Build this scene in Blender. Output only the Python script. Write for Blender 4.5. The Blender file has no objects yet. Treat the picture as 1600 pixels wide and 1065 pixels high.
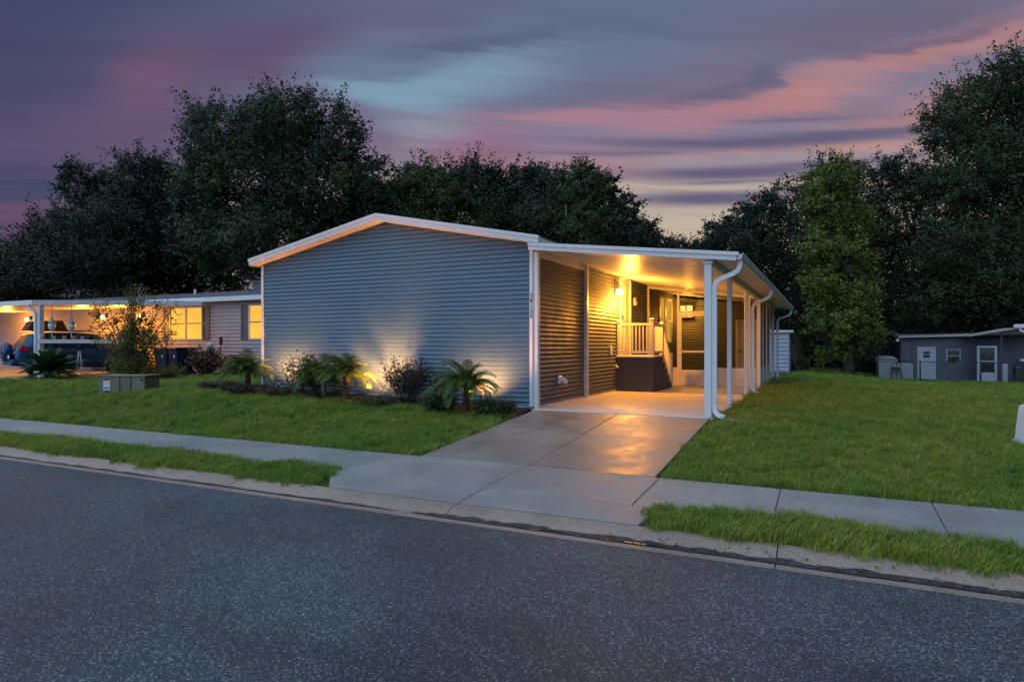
import bpy, math, random
import numpy as np
from mathutils import Vector, Matrix
SC = bpy.context.scene
COL = SC.collection
R = math.radians
rng = np.random.default_rng(7)
random.seed(11)

# ------------------------------------------------------------------ camera
cam_d = bpy.data.cameras.new('camera'); cam = bpy.data.objects.new('camera', cam_d); COL.objects.link(cam)
cam.location = (5.05, -11.22, 1.22)
cam.rotation_euler = (R(90), 0, R(26.1))
cam_d.sensor_width = 36; cam_d.lens = 22.59; cam_d.shift_y = 0.0041
cam_d.clip_start = 0.05; cam_d.clip_end = 2000
SC.camera = cam
SC.render.engine = 'CYCLES'
SC.view_settings.view_transform = 'Standard'; SC.view_settings.look = 'None'
SC.view_settings.exposure = 0.0; SC.view_settings.gamma = 1.0; SC.view_settings.use_curve_mapping = False
SC.cycles.use_denoising = True
SC.cycles.max_bounces = 6; SC.cycles.diffuse_bounces = 3; SC.cycles.glossy_bounces = 3
SC.cycles.transparent_max_bounces = 12
SC.cycles.sample_clamp_indirect = 4.0

# ------------------------------------------------------------------ node helper
class NT:
    def __init__(s, tree):
        s.t = tree; s.n = tree.nodes; s.l = tree.links
    def node(s, typ, **kw):
        n = s.n.new(typ)
        for k, v in kw.items():
            if k.startswith('_'): setattr(n, k[1:], v)
        return n
    def put(s, sock, v):
        if isinstance(v, bpy.types.NodeSocket): s.l.new(v, sock)
        elif isinstance(v, (tuple, list)):
            v = tuple(v)
            if sock.type == 'RGBA' and len(v) == 3: v = v + (1,)
            sock.default_value = v
        else: sock.default_value = v
    def math(s, op, a, b=0.0, c=None, clamp=False):
        n = s.n.new('ShaderNodeMath'); n.operation = op; n.use_clamp = clamp
        s.put(n.inputs[0], a); s.put(n.inputs[1], b)
        if c is not None: s.put(n.inputs[2], c)
        return n.outputs[0]
    def vmath(s, op, a, b=None):
        n = s.n.new('ShaderNodeVectorMath'); n.operation = op
        s.put(n.inputs[0], a)
        if b is not None: s.put(n.inputs[1], b)
        return n.outputs['Value'] if op in ('DOT_PRODUCT', 'LENGTH') else n.outputs[0]
    def mix(s, f, a, b, typ='MIX'):
        n = s.n.new('ShaderNodeMix'); n.data_type = 'RGBA'; n.blend_type = typ
        s.put(n.inputs[0], f); s.put(n.inputs[6], a); s.put(n.inputs[7], b)
        return n.outputs[2]
    def noise(s, vec, scale=5, detail=3, rough=.55, dist=0.0, out=0):
        n = s.n.new('ShaderNodeTexNoise'); s.put(n.inputs['Vector'], vec)
        n.inputs['Scale'].default_value = scale; n.inputs['Detail'].default_value = detail
        n.inputs['Roughness'].default_value = rough; n.inputs['Distortion'].default_value = dist
        return n.outputs[out]
    def smooth(s, x, a, b, lo=0.0, hi=1.0):
        n = s.n.new('ShaderNodeMapRange'); n.interpolation_type = 'SMOOTHSTEP'
        s.put(n.inputs[0], x)
        for i, v in enumerate((a, b, lo, hi)): n.inputs[i+1].default_value = v
        return n.outputs[0]
    def ramp(s, x, stops):
        n = s.n.new('ShaderNodeValToRGB'); s.put(n.inputs[0], x); e = n.color_ramp.elements
        while len(e) < len(stops): e.new(.5)
        for el, (p, c) in zip(e, stops): el.position = p; el.color = tuple(c) + (1,)
        return n.outputs[0]
    def comb(s, x, y, z):
        n = s.n.new('ShaderNodeCombineXYZ')
        for i, v in enumerate((x, y, z)): s.put(n.inputs[i], v)
        return n.outputs[0]
    def scalev(s, v, sc):
        n = s.n.new('ShaderNodeMapping'); s.put(n.inputs[0], v); n.inputs['Scale'].default_value = sc
        return n.outputs[0]

# ------------------------------------------------------------------ world: dusk sky
w = bpy.data.worlds.new('World'); SC.world = w; w.use_nodes = True
w.node_tree.nodes.clear(); W = NT(w.node_tree)
SUN_AZ = (-0.20, 0.98)          # where the sun went down, behind the houses
d = W.node('ShaderNodeTexCoord').outputs['Generated']
sep = W.node('ShaderNodeSeparateXYZ'); W.l.new(d, sep.inputs[0])
dz = W.math('MAXIMUM', sep.outputs[2], 0.0)
fwd = W.vmath('DOT_PRODUCT', d, (SUN_AZ[0], SUN_AZ[1], 0))
rgt = W.vmath('DOT_PRODUCT', d, (SUN_AZ[1], -SUN_AZ[0], 0))
zz = W.math('ADD', dz, 0.10)
px = W.math('DIVIDE', rgt, zz); py = W.math('DIVIDE', fwd, zz)   # the cloud layer, seen in perspective
azi = W.math('ARCTAN2', rgt, fwd); ele = W.math('ARCSINE', dz)
caz = W.math('COSINE', azi)
glow = W.smooth(caz, 0.60, 0.995)
base_sun = W.ramp(dz, [(0, (.55, .40, .26)), (.15, (.54, .44, .33)), (.195, (.46, .40, .34)), (.235, (.36, .29, .30)), (.29, (.22, .20, .29)), (.45, (.125, .15, .25)), (.7, (.10, .14, .26)), (1, (.09, .14, .26))])
base_far = W.ramp(dz, [(0, (.10, .07, .145)), (.2, (.080, .065, .145)), (.36, (.055, .062, .135)), (.46, (.036, .055, .122)), (.7, (.06, .10, .20)), (1, (.09, .14, .26))])
sky = W.mix(glow, base_far, base_sun)
def plane_noise(ang, sx, sy, seed, detail=5, rough=.55, dist=.4):
    ca, sa = math.cos(ang), math.sin(ang)
    a = W.math('ADD', W.math('MULTIPLY', px, ca), W.math('MULTIPLY', py, sa)); b = W.math('SUBTRACT', W.math('MULTIPLY', py, ca), W.math('MULTIPLY', px, sa))
    return W.noise(W.comb(W.math('MULTIPLY', a, sx), W.math('MULTIPLY', b, sy), seed), 1.0, detail, rough, dist)
fil = plane_noise(R(24), .62, 3.4, 4.2, 7, .62, .5)          # drawn-out filaments
soft = plane_noise(R(40), .7, .9, 8.8, 4)
wa = W.math('ADD', azi, W.math('MULTIPLY', W.math('SUBTRACT', soft, .5), .30))
we = W.math('ADD', ele, W.math('MULTIPLY', W.math('SUBTRACT', fil, .5), .12))
YAW0 = math.atan2(-math.sin(R(26.1)), math.cos(R(26.1))) - math.atan2(SUN_AZ[0], SUN_AZ[1])
def cloud(pxx, pyy, sx, sy, tilt, col, amount, wisp=.6):
    """soft cloud bank centred on a bearing and elevation; tilt in degrees"""
    global sky
    def ang(p, q):
        x, z = (p-800)/1004, (539-q)/1004; return math.atan(x)+YAW0, math.atan(z/math.sqrt(1+x*x))
    ct, st = math.cos(R(tilt)), math.sin(R(tilt)); k = .3
    a0, e0 = ang(pxx, pyy); a1, e1 = ang(pxx+k*sx*ct, pyy-k*sx*st); a2, e2 = ang(pxx-k*sy*st, pyy-k*sy*ct)
    M_ = np.linalg.inv(np.array([[a1-a0, a2-a0], [e1-e0, e2-e0]])/k)
    da = W.math('SUBTRACT', wa, a0); de = W.math('SUBTRACT', we, e0)
    u = W.math('ADD', W.math('MULTIPLY', da, M_[0,0]), W.math('MULTIPLY', de, M_[0,1]))
    v = W.math('ADD', W.math('MULTIPLY', da, M_[1,0]), W.math('MULTIPLY', de, M_[1,1]))
    g = W.math('EXPONENT', W.math('MULTIPLY', W.math('ADD', W.math('MULTIPLY', u, u), W.math('MULTIPLY', v, v)), -1.0))
    m = W.smooth(W.math('MULTIPLY', g, W.math('ADD', 1.0, W.math('MULTIPLY', W.math('SUBTRACT', fil, .5), wisp*3.4))), .02, 1.08)
    sky = W.mix(W.math('MULTIPLY', m, amount), sky, col)
PINK = (.40, .195, .25); SALM = (.46, .225, .23); TEAL = (.20, .325, .44); SLATE = (.11, .13, .22); MAUV = (.165, .12, .205)
cloud(450, 65, 300, 55, 5, (.100, .072, .155), .75)
cloud(230, 135, 120, 75, 20, (.175, .092, .17), .75, .5)
cloud(170, 220, 220, 80, 10, (.115, .082, .165), .75)
cloud(60, 285, 200, 22, 0, (.042, .055, .12), .8, .3)
cloud(40, 340, 150, 26, 0, (.16, .075, .135), .7, .4)
cloud(500, 120, 130, 80, 0, (.14, .075, .155), .6)
cloud(630, 150, 130, 80, -25, TEAL, .95, .8); cloud(690, 195, 80, 50, -35, TEAL, .8, .8)
cloud(800, 105, 170, 48, 6, TEAL, .85, .9); cloud(1000, 95, 150, 30, 4, (.14,.20,.30), .6, 1.0)
cloud(600, 95, 120, 26, 4, SLATE, .6, .9)
cloud(560, 205, 90, 45, -20, MAUV, .75)
cloud(950, 55, 260, 45, 4, (.115, .145, .235), .8, .9)
cloud(1400, 30, 330, 45, 6, (.145, .125, .205), .85, .8)
cloud(940, 140, 170, 45, 6, (.14, .135, .225), .7, .9)
cloud(870, 190, 230, 26, 8, PINK, .85, .8)
cloud(1090, 185, 210, 34, 13, PINK, .9, .8)
cloud(1330, 120, 270, 32, 16, SALM, .9, .9)
cloud(1200, 90, 200, 26, 12, (.17, .13, .22), .7, .9)
cloud(1560, 70, 160, 26, 14, SALM, .8, .8)
cloud(1450, 165, 220, 30, 12, SALM, .75, .9)
cloud(1250, 180, 200, 14, 4, (.22, .17, .25), .5, .8)
cloud(740, 235, 130, 26, 0, (.28, .125, .20), .8, .6)
cloud(850, 262, 170, 22, 2, (.40, .19, .22), .7, .5)
cloud(1250, 236, 300, 15, 3, (.52, .27, .24), .85, .5); cloud(1050, 290, 260, 12, 2, (.52,.43,.34), .7, .4)
cloud(1180, 120, 180, 16, 14, (.10,.10,.18), .6, 1.0); cloud(1420, 75, 150, 12, 12, (.10,.085,.17), .6, 1.0); cloud(760, 70, 200, 14, 4, (.08,.09,.16), .7, 1.0)
# flat violet bars low over the horizon
bar = plane_noise(0, .22, 1.1, 21.3, 4, .5, .2)
def bars_(pxx, pyy, sx, sy, tilt, amt=.9): cloud(pxx, pyy, sx, sy, tilt, (.105, .098, .190), amt, .1)
we_keep, wa_keep = we, wa
we = W.math('ADD', ele, W.math('MULTIPLY', W.math('SUBTRACT', bar, .5), .022)); wa = azi
bars_(1180, 219, 340, 12, 2.5, 1); bars_(960, 236, 150, 5, 1, .6); bars_(1330, 205, 150, 5, 2, .6)
bars_(1160, 266, 220, 13, 2.5, 1); bars_(1330, 250, 150, 6, 3, .7); bars_(1110, 309, 170, 14, 1, 1); bars_(1130, 282, 90, 3, 2, .6); bars_(1230, 186, 120, 4, 2, .5)
we, wa = we_keep, wa_keep
fine_ = W.smooth(plane_noise(R(22), 1.1, 8.0, 33.1, 6, .6, .6), .3, .7, .94, 1.07); sky = W.mix(1.0, sky, W.comb(fine_, fine_, fine_), 'MULTIPLY')
nish = W.node('ShaderNodeTexSky'); nish.sky_type = 'NISHITA'; nish.sun_disc = False
nish.sun_elevation = R(1.0); nish.sun_rotation = math.atan2(SUN_AZ[0], SUN_AZ[1])
nscale = W.vmath('SCALE', nish.outputs[0]); nscale.node.inputs['Scale'].default_value = 0.004
sky = W.mix(1.0, sky, nscale, 'ADD')
bg = W.node('ShaderNodeBackground'); W.l.new(sky, bg.inputs[0]); bg.inputs[1].default_value = 1.0
wo = W.node('ShaderNodeOutputWorld'); W.l.new(bg.outputs[0], wo.inputs[0])

# the wide blue twilight of the eastern sky behind the camera
sun_d = bpy.data.lights.new('sun', 'SUN'); sun = bpy.data.objects.new('sun', sun_d); COL.objects.link(sun)
sun_d.energy = 3.2; sun_d.angle = R(120); sun_d.color = (.60, .78, 1.0)
sun.rotation_euler = (R(47), 0, R(-30))

# ------------------------------------------------------------------ terrain function
def ss(a, b, x):
    t = np.clip((np.asarray(x, float) - a) / (b - a), 0, 1); return t * t * (3 - 2 * t)
def ground(u, v):
    u = np.asarray(u, float); v = np.asarray(v, float)
    z = np.interp(v, [-5.6, -5.15, -3.95, -.2, 0], [-.385, -.345, -.29, -.012, 0])
    h = np.interp(-u, [-.5, .6, 2.5, 5.0, 7.1, 9.0, 11, 14], [0, 0, .09, .15, .25, .24, .14, .05])
    z = z + h * ss(-3.7, -1.2, v) * (1 - ss(5, 10, v))
    z = z - .36 * ss(9, 30, v) * ss(-2, 3, u) - .42 * ss(3.6, 10, u) * ss(2, 30, v)
    z = z - .35 * ss(33, 46, v) * ss(-2, 3, u)
    return z
def G(u, v): return float(ground(u, v))

# ------------------------------------------------------------------ mesh building
class MB:
    def __init__(s): s.v = []; s.f = []
    def add(s, vs, fs):
        k = len(s.v); s.v += [tuple(p) for p in vs]; s.f += [tuple(i + k for i in f) for f in fs]; return s
    def box(s, x0, x1, y0, y1, z0, z1):
        return s.add([(x0,y0,z0),(x1,y0,z0),(x1,y1,z0),(x0,y1,z0),(x0,y0,z1),(x1,y0,z1),(x1,y1,z1),(x0,y1,z1)],
              [(0,3,2,1),(4,5,6,7),(0,1,5,4),(1,2,6,5),(2,3,7,6),(3,0,4,7)])
    def bbox(s, x0, x1, y0, y1, z0, z1, b=.008):
        # box with chamfered edges
        vs = []
        for sx in (0, 1):
            for sy in (0, 1):
                for sz in (0, 1):
                    X, Y, Z = (x0, x1)[sx], (y0, y1)[sy], (z0, z1)[sz]
                    dx, dy, dz_ = b*(1-2*sx), b*(1-2*sy), b*(1-2*sz)
                    vs += [(X, Y+dy, Z+dz_), (X+dx, Y, Z+dz_), (X+dx, Y+dy, Z)]
        I = lambda a, b_, c, k: (a*4+b_*2+c)*3+k
        fs = []
        for a in (0, 1):
            q = [I(a,0,0,0), I(a,1,0,0), I(a,1,1,0), I(a,0,1,0)]; fs.append(q if a else q[::-1])
            q = [I(0,a,0,1), I(0,a,1,1), I(1,a,1,1), I(1,a,0,1)]; fs.append(q if a else q[::-1])
            q = [I(0,0,a,2), I(1,0,a,2), I(1,1,a,2), I(0,1,a,2)]; fs.append(q if a else q[::-1])
        for a in (0, 1):
            for c in (0, 1):
                fs.append([I(a,c,0,0), I(a,c,1,0), I(a,c,1,1), I(a,c,0,1)])
                fs.append([I(a,0,c,0), I(a,1,c,0), I(a,1,c,2), I(a,0,c,2)])
                fs.append([I(0,a,c,1), I(1,a,c,1), I(1,a,c,2), I(0,a,c,2)])
                for e in (0, 1): fs.append([I(a,c,e,0), I(a,c,e,1), I(a,c,e,2)])
        return s.add(vs, fs)
    def tube(s, pts, rad, n=8, cap=True):
        pts = [Vector(p) for p in pts]
        if not isinstance(rad, (list, tuple)): rad = [rad]*len(pts)
        rings = []; prev = None
        for i, p in enumerate(pts):
            t = (pts[min(i+1, len(pts)-1)] - pts[max(i-1, 0)])
            t = t.normalized() if t.length > 1e-9 else Vector((0,0,1))
            if prev is None:
                a = Vector((1,0,0)) if abs(t.x) < .9 else Vector((0,1,0))
                a = (a - t*a.dot(t)).normalized()
            else:
                a = prev - t*prev.dot(t); a = a.normalized() if a.length > 1e-6 else prev
            prev = a; b = t.cross(a)
            rings.append([p + (a*math.cos(2*math.pi*k/n) + b*math.sin(2*math.pi*k/n))*rad[i] for k in range(n)])
        vs = [q for r in rings for q in r]; fs = []
        for i in range(len(rings)-1):
            for k in range(n):
                fs.append((i*n+k, i*n+(k+1)%n, (i+1)*n+(k+1)%n, (i+1)*n+k))
        if cap: fs += [tuple(range(n))[::-1], tuple((len(rings)-1)*n+k for k in range(n))]
        return s.add(vs, fs)
    def rtube(s, pts, hw, hd, side):
        # rectangular-section tube (downspouts); side = axis of half-width hw
        side = Vector(side); pts = [Vector(p) for p in pts]; vs = []; fs = []
        for i, p in enumerate(pts):
            t = (pts[min(i+1, len(pts)-1)] - pts[max(i-1, 0)]).normalized(); o = t.cross(side).normalized()
            vs += [p+side*hw+o*hd, p-side*hw+o*hd, p-side*hw-o*hd, p+side*hw-o*hd]
        for i in range(len(pts)-1):
            for k in range(4): fs.append((i*4+k, i*4+(k+1)%4, (i+1)*4+(k+1)%4, (i+1)*4+k))
        m = (len(pts)-1)*4; fs += [(3,2,1,0), (m,m+1,m+2,m+3)]
        return s.add(vs, fs)
    def lathe(s, prof, c=(0,0,0), n=16):
        vs = []; fs = []
        for r_, z in prof:
            for k in range(n): vs.append((c[0]+r_*math.cos(2*math.pi*k/n), c[1]+r_*math.sin(2*math.pi*k/n), c[2]+z))
        for i in range(len(prof)-1):
            for k in range(n): fs.append((i*n+k, i*n+(k+1)%n, (i+1)*n+(k+1)%n, (i+1)*n+k))
        fs += [tuple(range(n))[::-1], tuple((len(prof)-1)*n+k for k in range(n))]
        return s.add(vs, fs)
    def prism(s, poly, off):
        n = len(poly); vs = [tuple(p) for p in poly] + [tuple(Vector(p)+Vector(off)) for p in poly]
        fs = [tuple(range(n))[::-1], tuple(range(n, 2*n))] + [(i, (i+1)%n, n+(i+1)%n, n+i) for i in range(n)]
        return s.add(vs, fs)
    def quad(s, a, b, c, d_): return s.add([a,b,c,d_], [(0,1,2,3)])
    def disc(s, c, axis, r_, h, n=20):
        c = Vector(c); ax = Vector(axis).normalized()
        return s.tube([c-ax*h/2, c+ax*h/2], r_, n)

ORIG = {}
def thing(name, label, cat, loc=(0,0,0), rot=0.0, group=None, parent=None):
    o = bpy.data.objects.new(name, None); COL.objects.link(o); o.empty_display_size = .2
    o.location = loc; o.rotation_euler = (0, 0, rot); ORIG[o.name] = (Vector(loc), rot)
    o['label'] = label; o['category'] = cat
    if group: o['group'] = group
    return o
def tag(o, label, cat, group=None):
    o['label'] = label; o['category'] = cat
    if group: o['group'] = group
    return o
def fastmesh(name, V, F):
    V = np.asarray(V, np.float32).reshape(-1, 3); F = np.asarray(F, np.int32); k = F.shape[1]
    me = bpy.data.meshes.new(name); me.vertices.add(len(V)); me.vertices.foreach_set('co', V.ravel())
    me.loops.add(F.size); me.loops.foreach_set('vertex_index', F.ravel())
    me.polygons.add(len(F)); me.polygons.foreach_set('loop_start', np.arange(0, F.size, k, dtype=np.int32))
    me.polygons.foreach_set('loop_total', np.full(len(F), k, np.int32))
    me.update(calc_edges=True); return me
def link(name, me, mat, parent=None, smooth=False, local=False):
    o = bpy.data.objects.new(name, me); COL.objects.link(o)
    if mat is not None: me.materials.clear(); me.materials.append(mat)
    if smooth: me.polygons.foreach_set('use_smooth', [True]*len(me.polygons))
    if parent is not None:
        o.parent = parent
        org = ORIG.get(parent.name, (Vector((0,0,0)), 0)); ORIG[o.name] = org
    return o
def part(name, mb, mat, parent=None, smooth=False, local=False, kind=None):
    """mb in world coordinates unless local; shifted so it sits right under its parent"""
    me = bpy.data.meshes.new(name); V = mb.v
    if parent is not None and not local:
        org = ORIG.get(parent.name, (Vector((0,0,0)), 0))[0]
        V = [(p[0]-org[0], p[1]-org[1], p[2]-org[2]) for p in V]
    me.from_pydata(V, [], mb.f); me.update()
    o = link(name, me, mat, parent, smooth)
    if kind: o['kind'] = kind
    return o
def struct(name, mb, mat, smooth=False):
    o = part(name, mb, mat, None, smooth); o['kind'] = 'structure'; return o
def dup(o, parent, dloc=(0,0,0)):
    c = o.copy(); COL.objects.link(c); c.parent = parent; c.location = Vector(o.location) + Vector(dloc)
    if o.name in ORIG: ORIG[c.name] = ORIG[o.name]
    return c
def dup_tree(root, loc, rot=None, scale=None, label=None):
    r = root.copy(); COL.objects.link(r); r.location = loc
    if rot is not None: r.rotation_euler = (0, 0, rot)
    if scale is not None: r.scale = (scale,)*3 if not isinstance(scale, tuple) else scale
    if label: r['label'] = label
    def rec(a, b):
        for ch in list(a.children):
            c = ch.copy(); COL.objects.link(c); c.parent = b; rec(ch, c)
    rec(root, r); return r

# ------------------------------------------------------------------ materials
MATS = {}
def mat(name, col, rough=.6, var=.12, scale=6.0, metal=0.0, bump=0.0, bscale=60.0, dirt=0.0, spec=.5, trans=0.0):
    m = bpy.data.materials.new(name); m.use_nodes = True; m.node_tree.nodes.clear(); N = NT(m.node_tree)
    p = N.node('ShaderNodeNewGeometry').outputs['Position']
    b = N.node('ShaderNodeBsdfPrincipled')
    n = N.noise(p, scale, 4, .6)
    f = N.smooth(n, .3, .7, 1-var, 1+var)
    c = N.mix(1.0, col, N.comb(f, f, f), 'MULTIPLY')
    if dirt:
        n2 = N.noise(p, scale*.35, 5, .65)
        c = N.mix(N.math('MULTIPLY', N.smooth(n2, .5, .72), dirt), c, tuple(x*.45 for x in col))
    N.put(b.inputs['Base Color'], c)
    N.put(b.inputs['Roughness'], N.smooth(n, .3, .7, max(.05, rough-.08), min(1, rough+.08)))
    b.inputs['Metallic'].default_value = metal; b.inputs['Specular IOR Level'].default_value = spec
    if bump:
        bn = N.node('ShaderNodeBump'); bn.inputs['Strength'].default_value = bump; bn.inputs['Distance'].default_value = .01
        N.put(bn.inputs['Height'], N.noise(p, bscale, 4, .6)); N.l.new(bn.outputs[0], b.inputs['Normal'])
    out = N.node('ShaderNodeOutputMaterial'); sh = b.outputs[0]
    if trans:
        tr = N.node('ShaderNodeBsdfTranslucent'); N.put(tr.inputs[0], c)
        mx = N.node('ShaderNodeMixShader'); mx.inputs[0].default_value = trans
        N.l.new(sh, mx.inputs[1]); N.l.new(tr.outputs[0], mx.inputs[2]); sh = mx.outputs[0]
    N.l.new(sh, out.inputs[0]); MATS[name] = m; return m
def leafmat(name, c1, c2, rough=.55, trans=.25, nscale=.6, fine=7.0):
    m = bpy.data.materials.new(name); m.use_nodes = True; m.node_tree.nodes.clear(); N = NT(m.node_tree)
    p = N.node('ShaderNodeNewGeometry'); pos = p.outputs['Position']
    oi = N.node('ShaderNodeObjectInfo').outputs['Random']
    n = N.noise(pos, nscale, 3, .6); n2 = N.noise(pos, fine, 2, .6)
    f = N.math('ADD', N.math('MULTIPLY', n, .55), N.math('MULTIPLY', n2, .45))
    c = N.mix(N.smooth(f, .34, .66), c1, c2)
    rv = N.math('ADD', .8, N.math('MULTIPLY', oi, .4))
    c = N.mix(1.0, c, N.comb(rv, rv, rv), 'MULTIPLY')
    b = N.node('ShaderNodeBsdfPrincipled'); N.put(b.inputs['Base Color'], c); b.inputs['Roughness'].default_value = rough
    b.inputs['Specular IOR Level'].default_value = .3
    tr = N.node('ShaderNodeBsdfTranslucent'); N.put(tr.inputs[0], c)
    mx = N.node('ShaderNodeMixShader'); mx.inputs[0].default_value = trans
    N.l.new(b.outputs[0], mx.inputs[1]); N.l.new(tr.outputs[0], mx.inputs[2])
    out = N.node('ShaderNodeOutputMaterial'); N.l.new(mx.outputs[0], out.inputs[0]); return m
def emit(name, col, strength, var=.15, scale=4.0):
    m = bpy.data.materials.new(name); m.use_nodes = True; m.node_tree.nodes.clear(); N = NT(m.node_tree)
    p = N.node('ShaderNodeNewGeometry').outputs['Position']
    f = N.smooth(N.noise(p, scale, 3, .5), .3, .7, 1-var, 1+var)
    e = N.node('ShaderNodeEmission'); N.put(e.inputs[0], N.mix(1.0, col, N.comb(f, f, f), 'MULTIPLY')); e.inputs[1].default_value = strength
    out = N.node('ShaderNodeOutputMaterial'); N.l.new(e.outputs[0], out.inputs[0]); return m

def concrete(name, c1, c2, r0, r1, stain=.35, agg=0.0):
    m = bpy.data.materials.new(name); m.use_nodes = True; m.node_tree.nodes.clear(); N = NT(m.node_tree)
    p = N.node('ShaderNodeNewGeometry').outputs['Position']; oi = N.node('ShaderNodeObjectInfo').outputs['Random']
    a = N.noise(p, 1.1, 5, .6, .4); bnz = N.noise(p, 9, 4, .6); fine = N.noise(p, 130, 3, .7)
    c = N.mix(N.smooth(a, .35, .65), c1, c2)
    c = N.mix(N.math('MULTIPLY', N.smooth(bnz, .55, .75), stain), c, tuple(x*.55 for x in c1))
    g = N.smooth(fine, .3, .7, .86, 1.14); c = N.mix(1.0, c, N.comb(g, g, g), 'MULTIPLY')
    if agg:
        vo = N.node('ShaderNodeTexVoronoi'); N.put(vo.inputs['Vector'], p); vo.inputs['Scale'].default_value = 70
        sp = N.node('ShaderNodeSeparateColor'); N.l.new(vo.outputs['Color'], sp.inputs[0])
        c = N.mix(agg, c, N.ramp(sp.outputs[0], [(0, (.13,.085,.065)), (.5, (.30,.215,.175)), (1, (.50,.40,.34))]))
    rv = N.math('ADD', .92, N.math('MULTIPLY', oi, .16)); c = N.mix(1.0, c, N.comb(rv, rv, rv), 'MULTIPLY')
    b = N.node('ShaderNodeBsdfPrincipled'); N.put(b.inputs['Base Color'], c)
    N.put(b.inputs['Roughness'], N.math('ADD', N.smooth(a, .36, .62, r0, r1), N.math('MULTIPLY', bnz, .12)))
    bn = N.node('ShaderNodeBump'); bn.inputs['Strength'].default_value = .12; bn.inputs['Distance'].default_value = .003
    N.put(bn.inputs['Height'], N.math('ADD', fine, N.math('MULTIPLY', bnz, .25))); N.l.new(bn.outputs[0], b.inputs['Normal'])
    out = N.node('ShaderNodeOutputMaterial'); N.l.new(b.outputs[0], out.inputs[0]); return m

def asphalt_mat():
    m = bpy.data.materials.new('asphalt'); m.use_nodes = True; m.node_tree.nodes.clear(); N = NT(m.node_tree)
    p = N.node('ShaderNodeNewGeometry').outputs['Position']
    vo = N.node('ShaderNodeTexVoronoi'); N.put(vo.inputs['Vector'], p); vo.inputs['Scale'].default_value = 170
    sp = N.node('ShaderNodeSeparateColor'); N.l.new(vo.outputs['Color'], sp.inputs[0])
    vo2 = N.node('ShaderNodeTexVoronoi'); N.put(vo2.inputs['Vector'], p); vo2.inputs['Scale'].default_value = 105
    sp2 = N.node('ShaderNodeSeparateColor'); N.l.new(vo2.outputs['Color'], sp2.inputs[0])
    c = N.ramp(sp.outputs[0], [(0, (.024,.028,.034)), (.50, (.036,.042,.050)), (.80, (.060,.069,.081)), (1, (.125,.14,.16))])
    c = N.mix(N.smooth(sp2.outputs[0], .87, .93, 0, .7), c, (.27,.29,.32))
    big = N.noise(p, .55, 4, .6, .5); mid = N.noise(p, 2.6, 4, .65)
    g = N.math('MULTIPLY', N.smooth(big, .32, .68, .74, 1.22), N.smooth(mid, .3, .7, .93, 1.07))
    c = N.mix(1.0, c, N.comb(g, g, g), 'MULTIPLY')
    white = N.math('MULTIPLY', N.smooth(N.noise(p, 1.7, 5, .75, 1.0), .66, .73), .28)
    c = N.mix(white, c, (.32,.36,.40))
    b = N.node('ShaderNodeBsdfPrincipled'); N.put(b.inputs['Base Color'], c)
    N.put(b.inputs['Roughness'], N.smooth(big, .3, .7, .62, .80)); b.inputs['Specular IOR Level'].default_value = .4
    bn = N.node('ShaderNodeBump'); bn.inputs['Strength'].default_value = .4; bn.inputs['Distance'].default_value = .004
    N.put(bn.inputs['Height'], vo.outputs['Distance']); N.l.new(bn.outputs[0], b.inputs['Normal'])
    out = N.node('ShaderNodeOutputMaterial'); N.l.new(b.outputs[0], out.inputs[0]); return m

M_asph = asphalt_mat()
M_walk = concrete('sidewalk_concrete', (.205,.198,.190), (.262,.252,.240), .50, .68, .4)
M_drive = concrete('damp_concrete', (.160,.138,.120), (.225,.195,.172), .33, .48, .45)
M_slab = concrete('carport_concrete', (.46,.43,.40), (.53,.49,.46), .42, .6, .2)
M_kerb = concrete('kerb_concrete', (.215,.155,.12), (.30,.222,.175), .55, .75, .5, .22)
M_siding = mat('blue_vinyl_siding', (.078,.145,.208), .58, .05, 3, bump=.05, bscale=25)
M_side2 = mat('lamp_toned_vinyl_siding', (.112,.128,.142), .62, .05, 3, bump=.05, bscale=25)  # same house siding, greyed in colour to suit the warm lamplight
M_white = mat('white_painted_metal', (.60,.61,.63), .38, .04, 5, dirt=.08)
M_vinyl = mat('white_vinyl', (.64,.64,.64), .42, .03, 5)
M_cream = mat('cream_panel', (.60,.54,.46), .45, .04, 5)
M_navy = mat('dark_navy_skirting', (.030,.040,.075), .6, .08, 8, bump=.1)
M_shingle = mat('grey_shingles', (.075,.08,.095), .85, .3, 30, bump=.6, bscale=90)
M_screen = None
M_dark = mat('black_metal', (.015,.016,.02), .5, .1)
M_glassdark = mat('dark_window_glass', (.012,.014,.018), .08, .1)
M_soil = mat('dark_mulch', (.030,.020,.014), .95, .5, 22, bump=1.0, bscale=45)
M_grassbase = leafmat('lawn_soil', (.030,.052,.014), (.055,.095,.024), .9, .0, .5, 14)
M_grass = leafmat('grass_blade', (.135,.245,.030), (.275,.320,.052), .5, .35, .45, 3.0)
M_bark = mat('oak_bark', (.055,.045,.038), .9, .3, 9, bump=.8, bscale=25)
M_oak = leafmat('oak_leaf', (.014,.024,.013), (.056,.086,.036), .6, .15, .28, .9)
M_oak2 = leafmat('dark_oak_leaf', (.012,.021,.012), (.048,.064,.036), .6, .12, .28, .9)
M_green = leafmat('fresh_green_leaf', (.050,.075,.016), (.170,.205,.040), .5, .3, .5, 2.2)
M_mid = leafmat('mid_green_leaf', (.030,.052,.016), (.085,.125,.032), .5, .2, .5, 2.0)
M_palm = leafmat('palm_leaflet', (.062,.120,.022), (.135,.195,.040), .4, .35, 2, 20)
M_cycad = leafmat('cycad_leaflet', (.020,.050,.018), (.055,.105,.030), .35, .15, 2, 20)
M_shrubdark = leafmat('burgundy_leaf', (.030,.022,.020), (.075,.060,.042), .45, .15, 3, 14)
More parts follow.
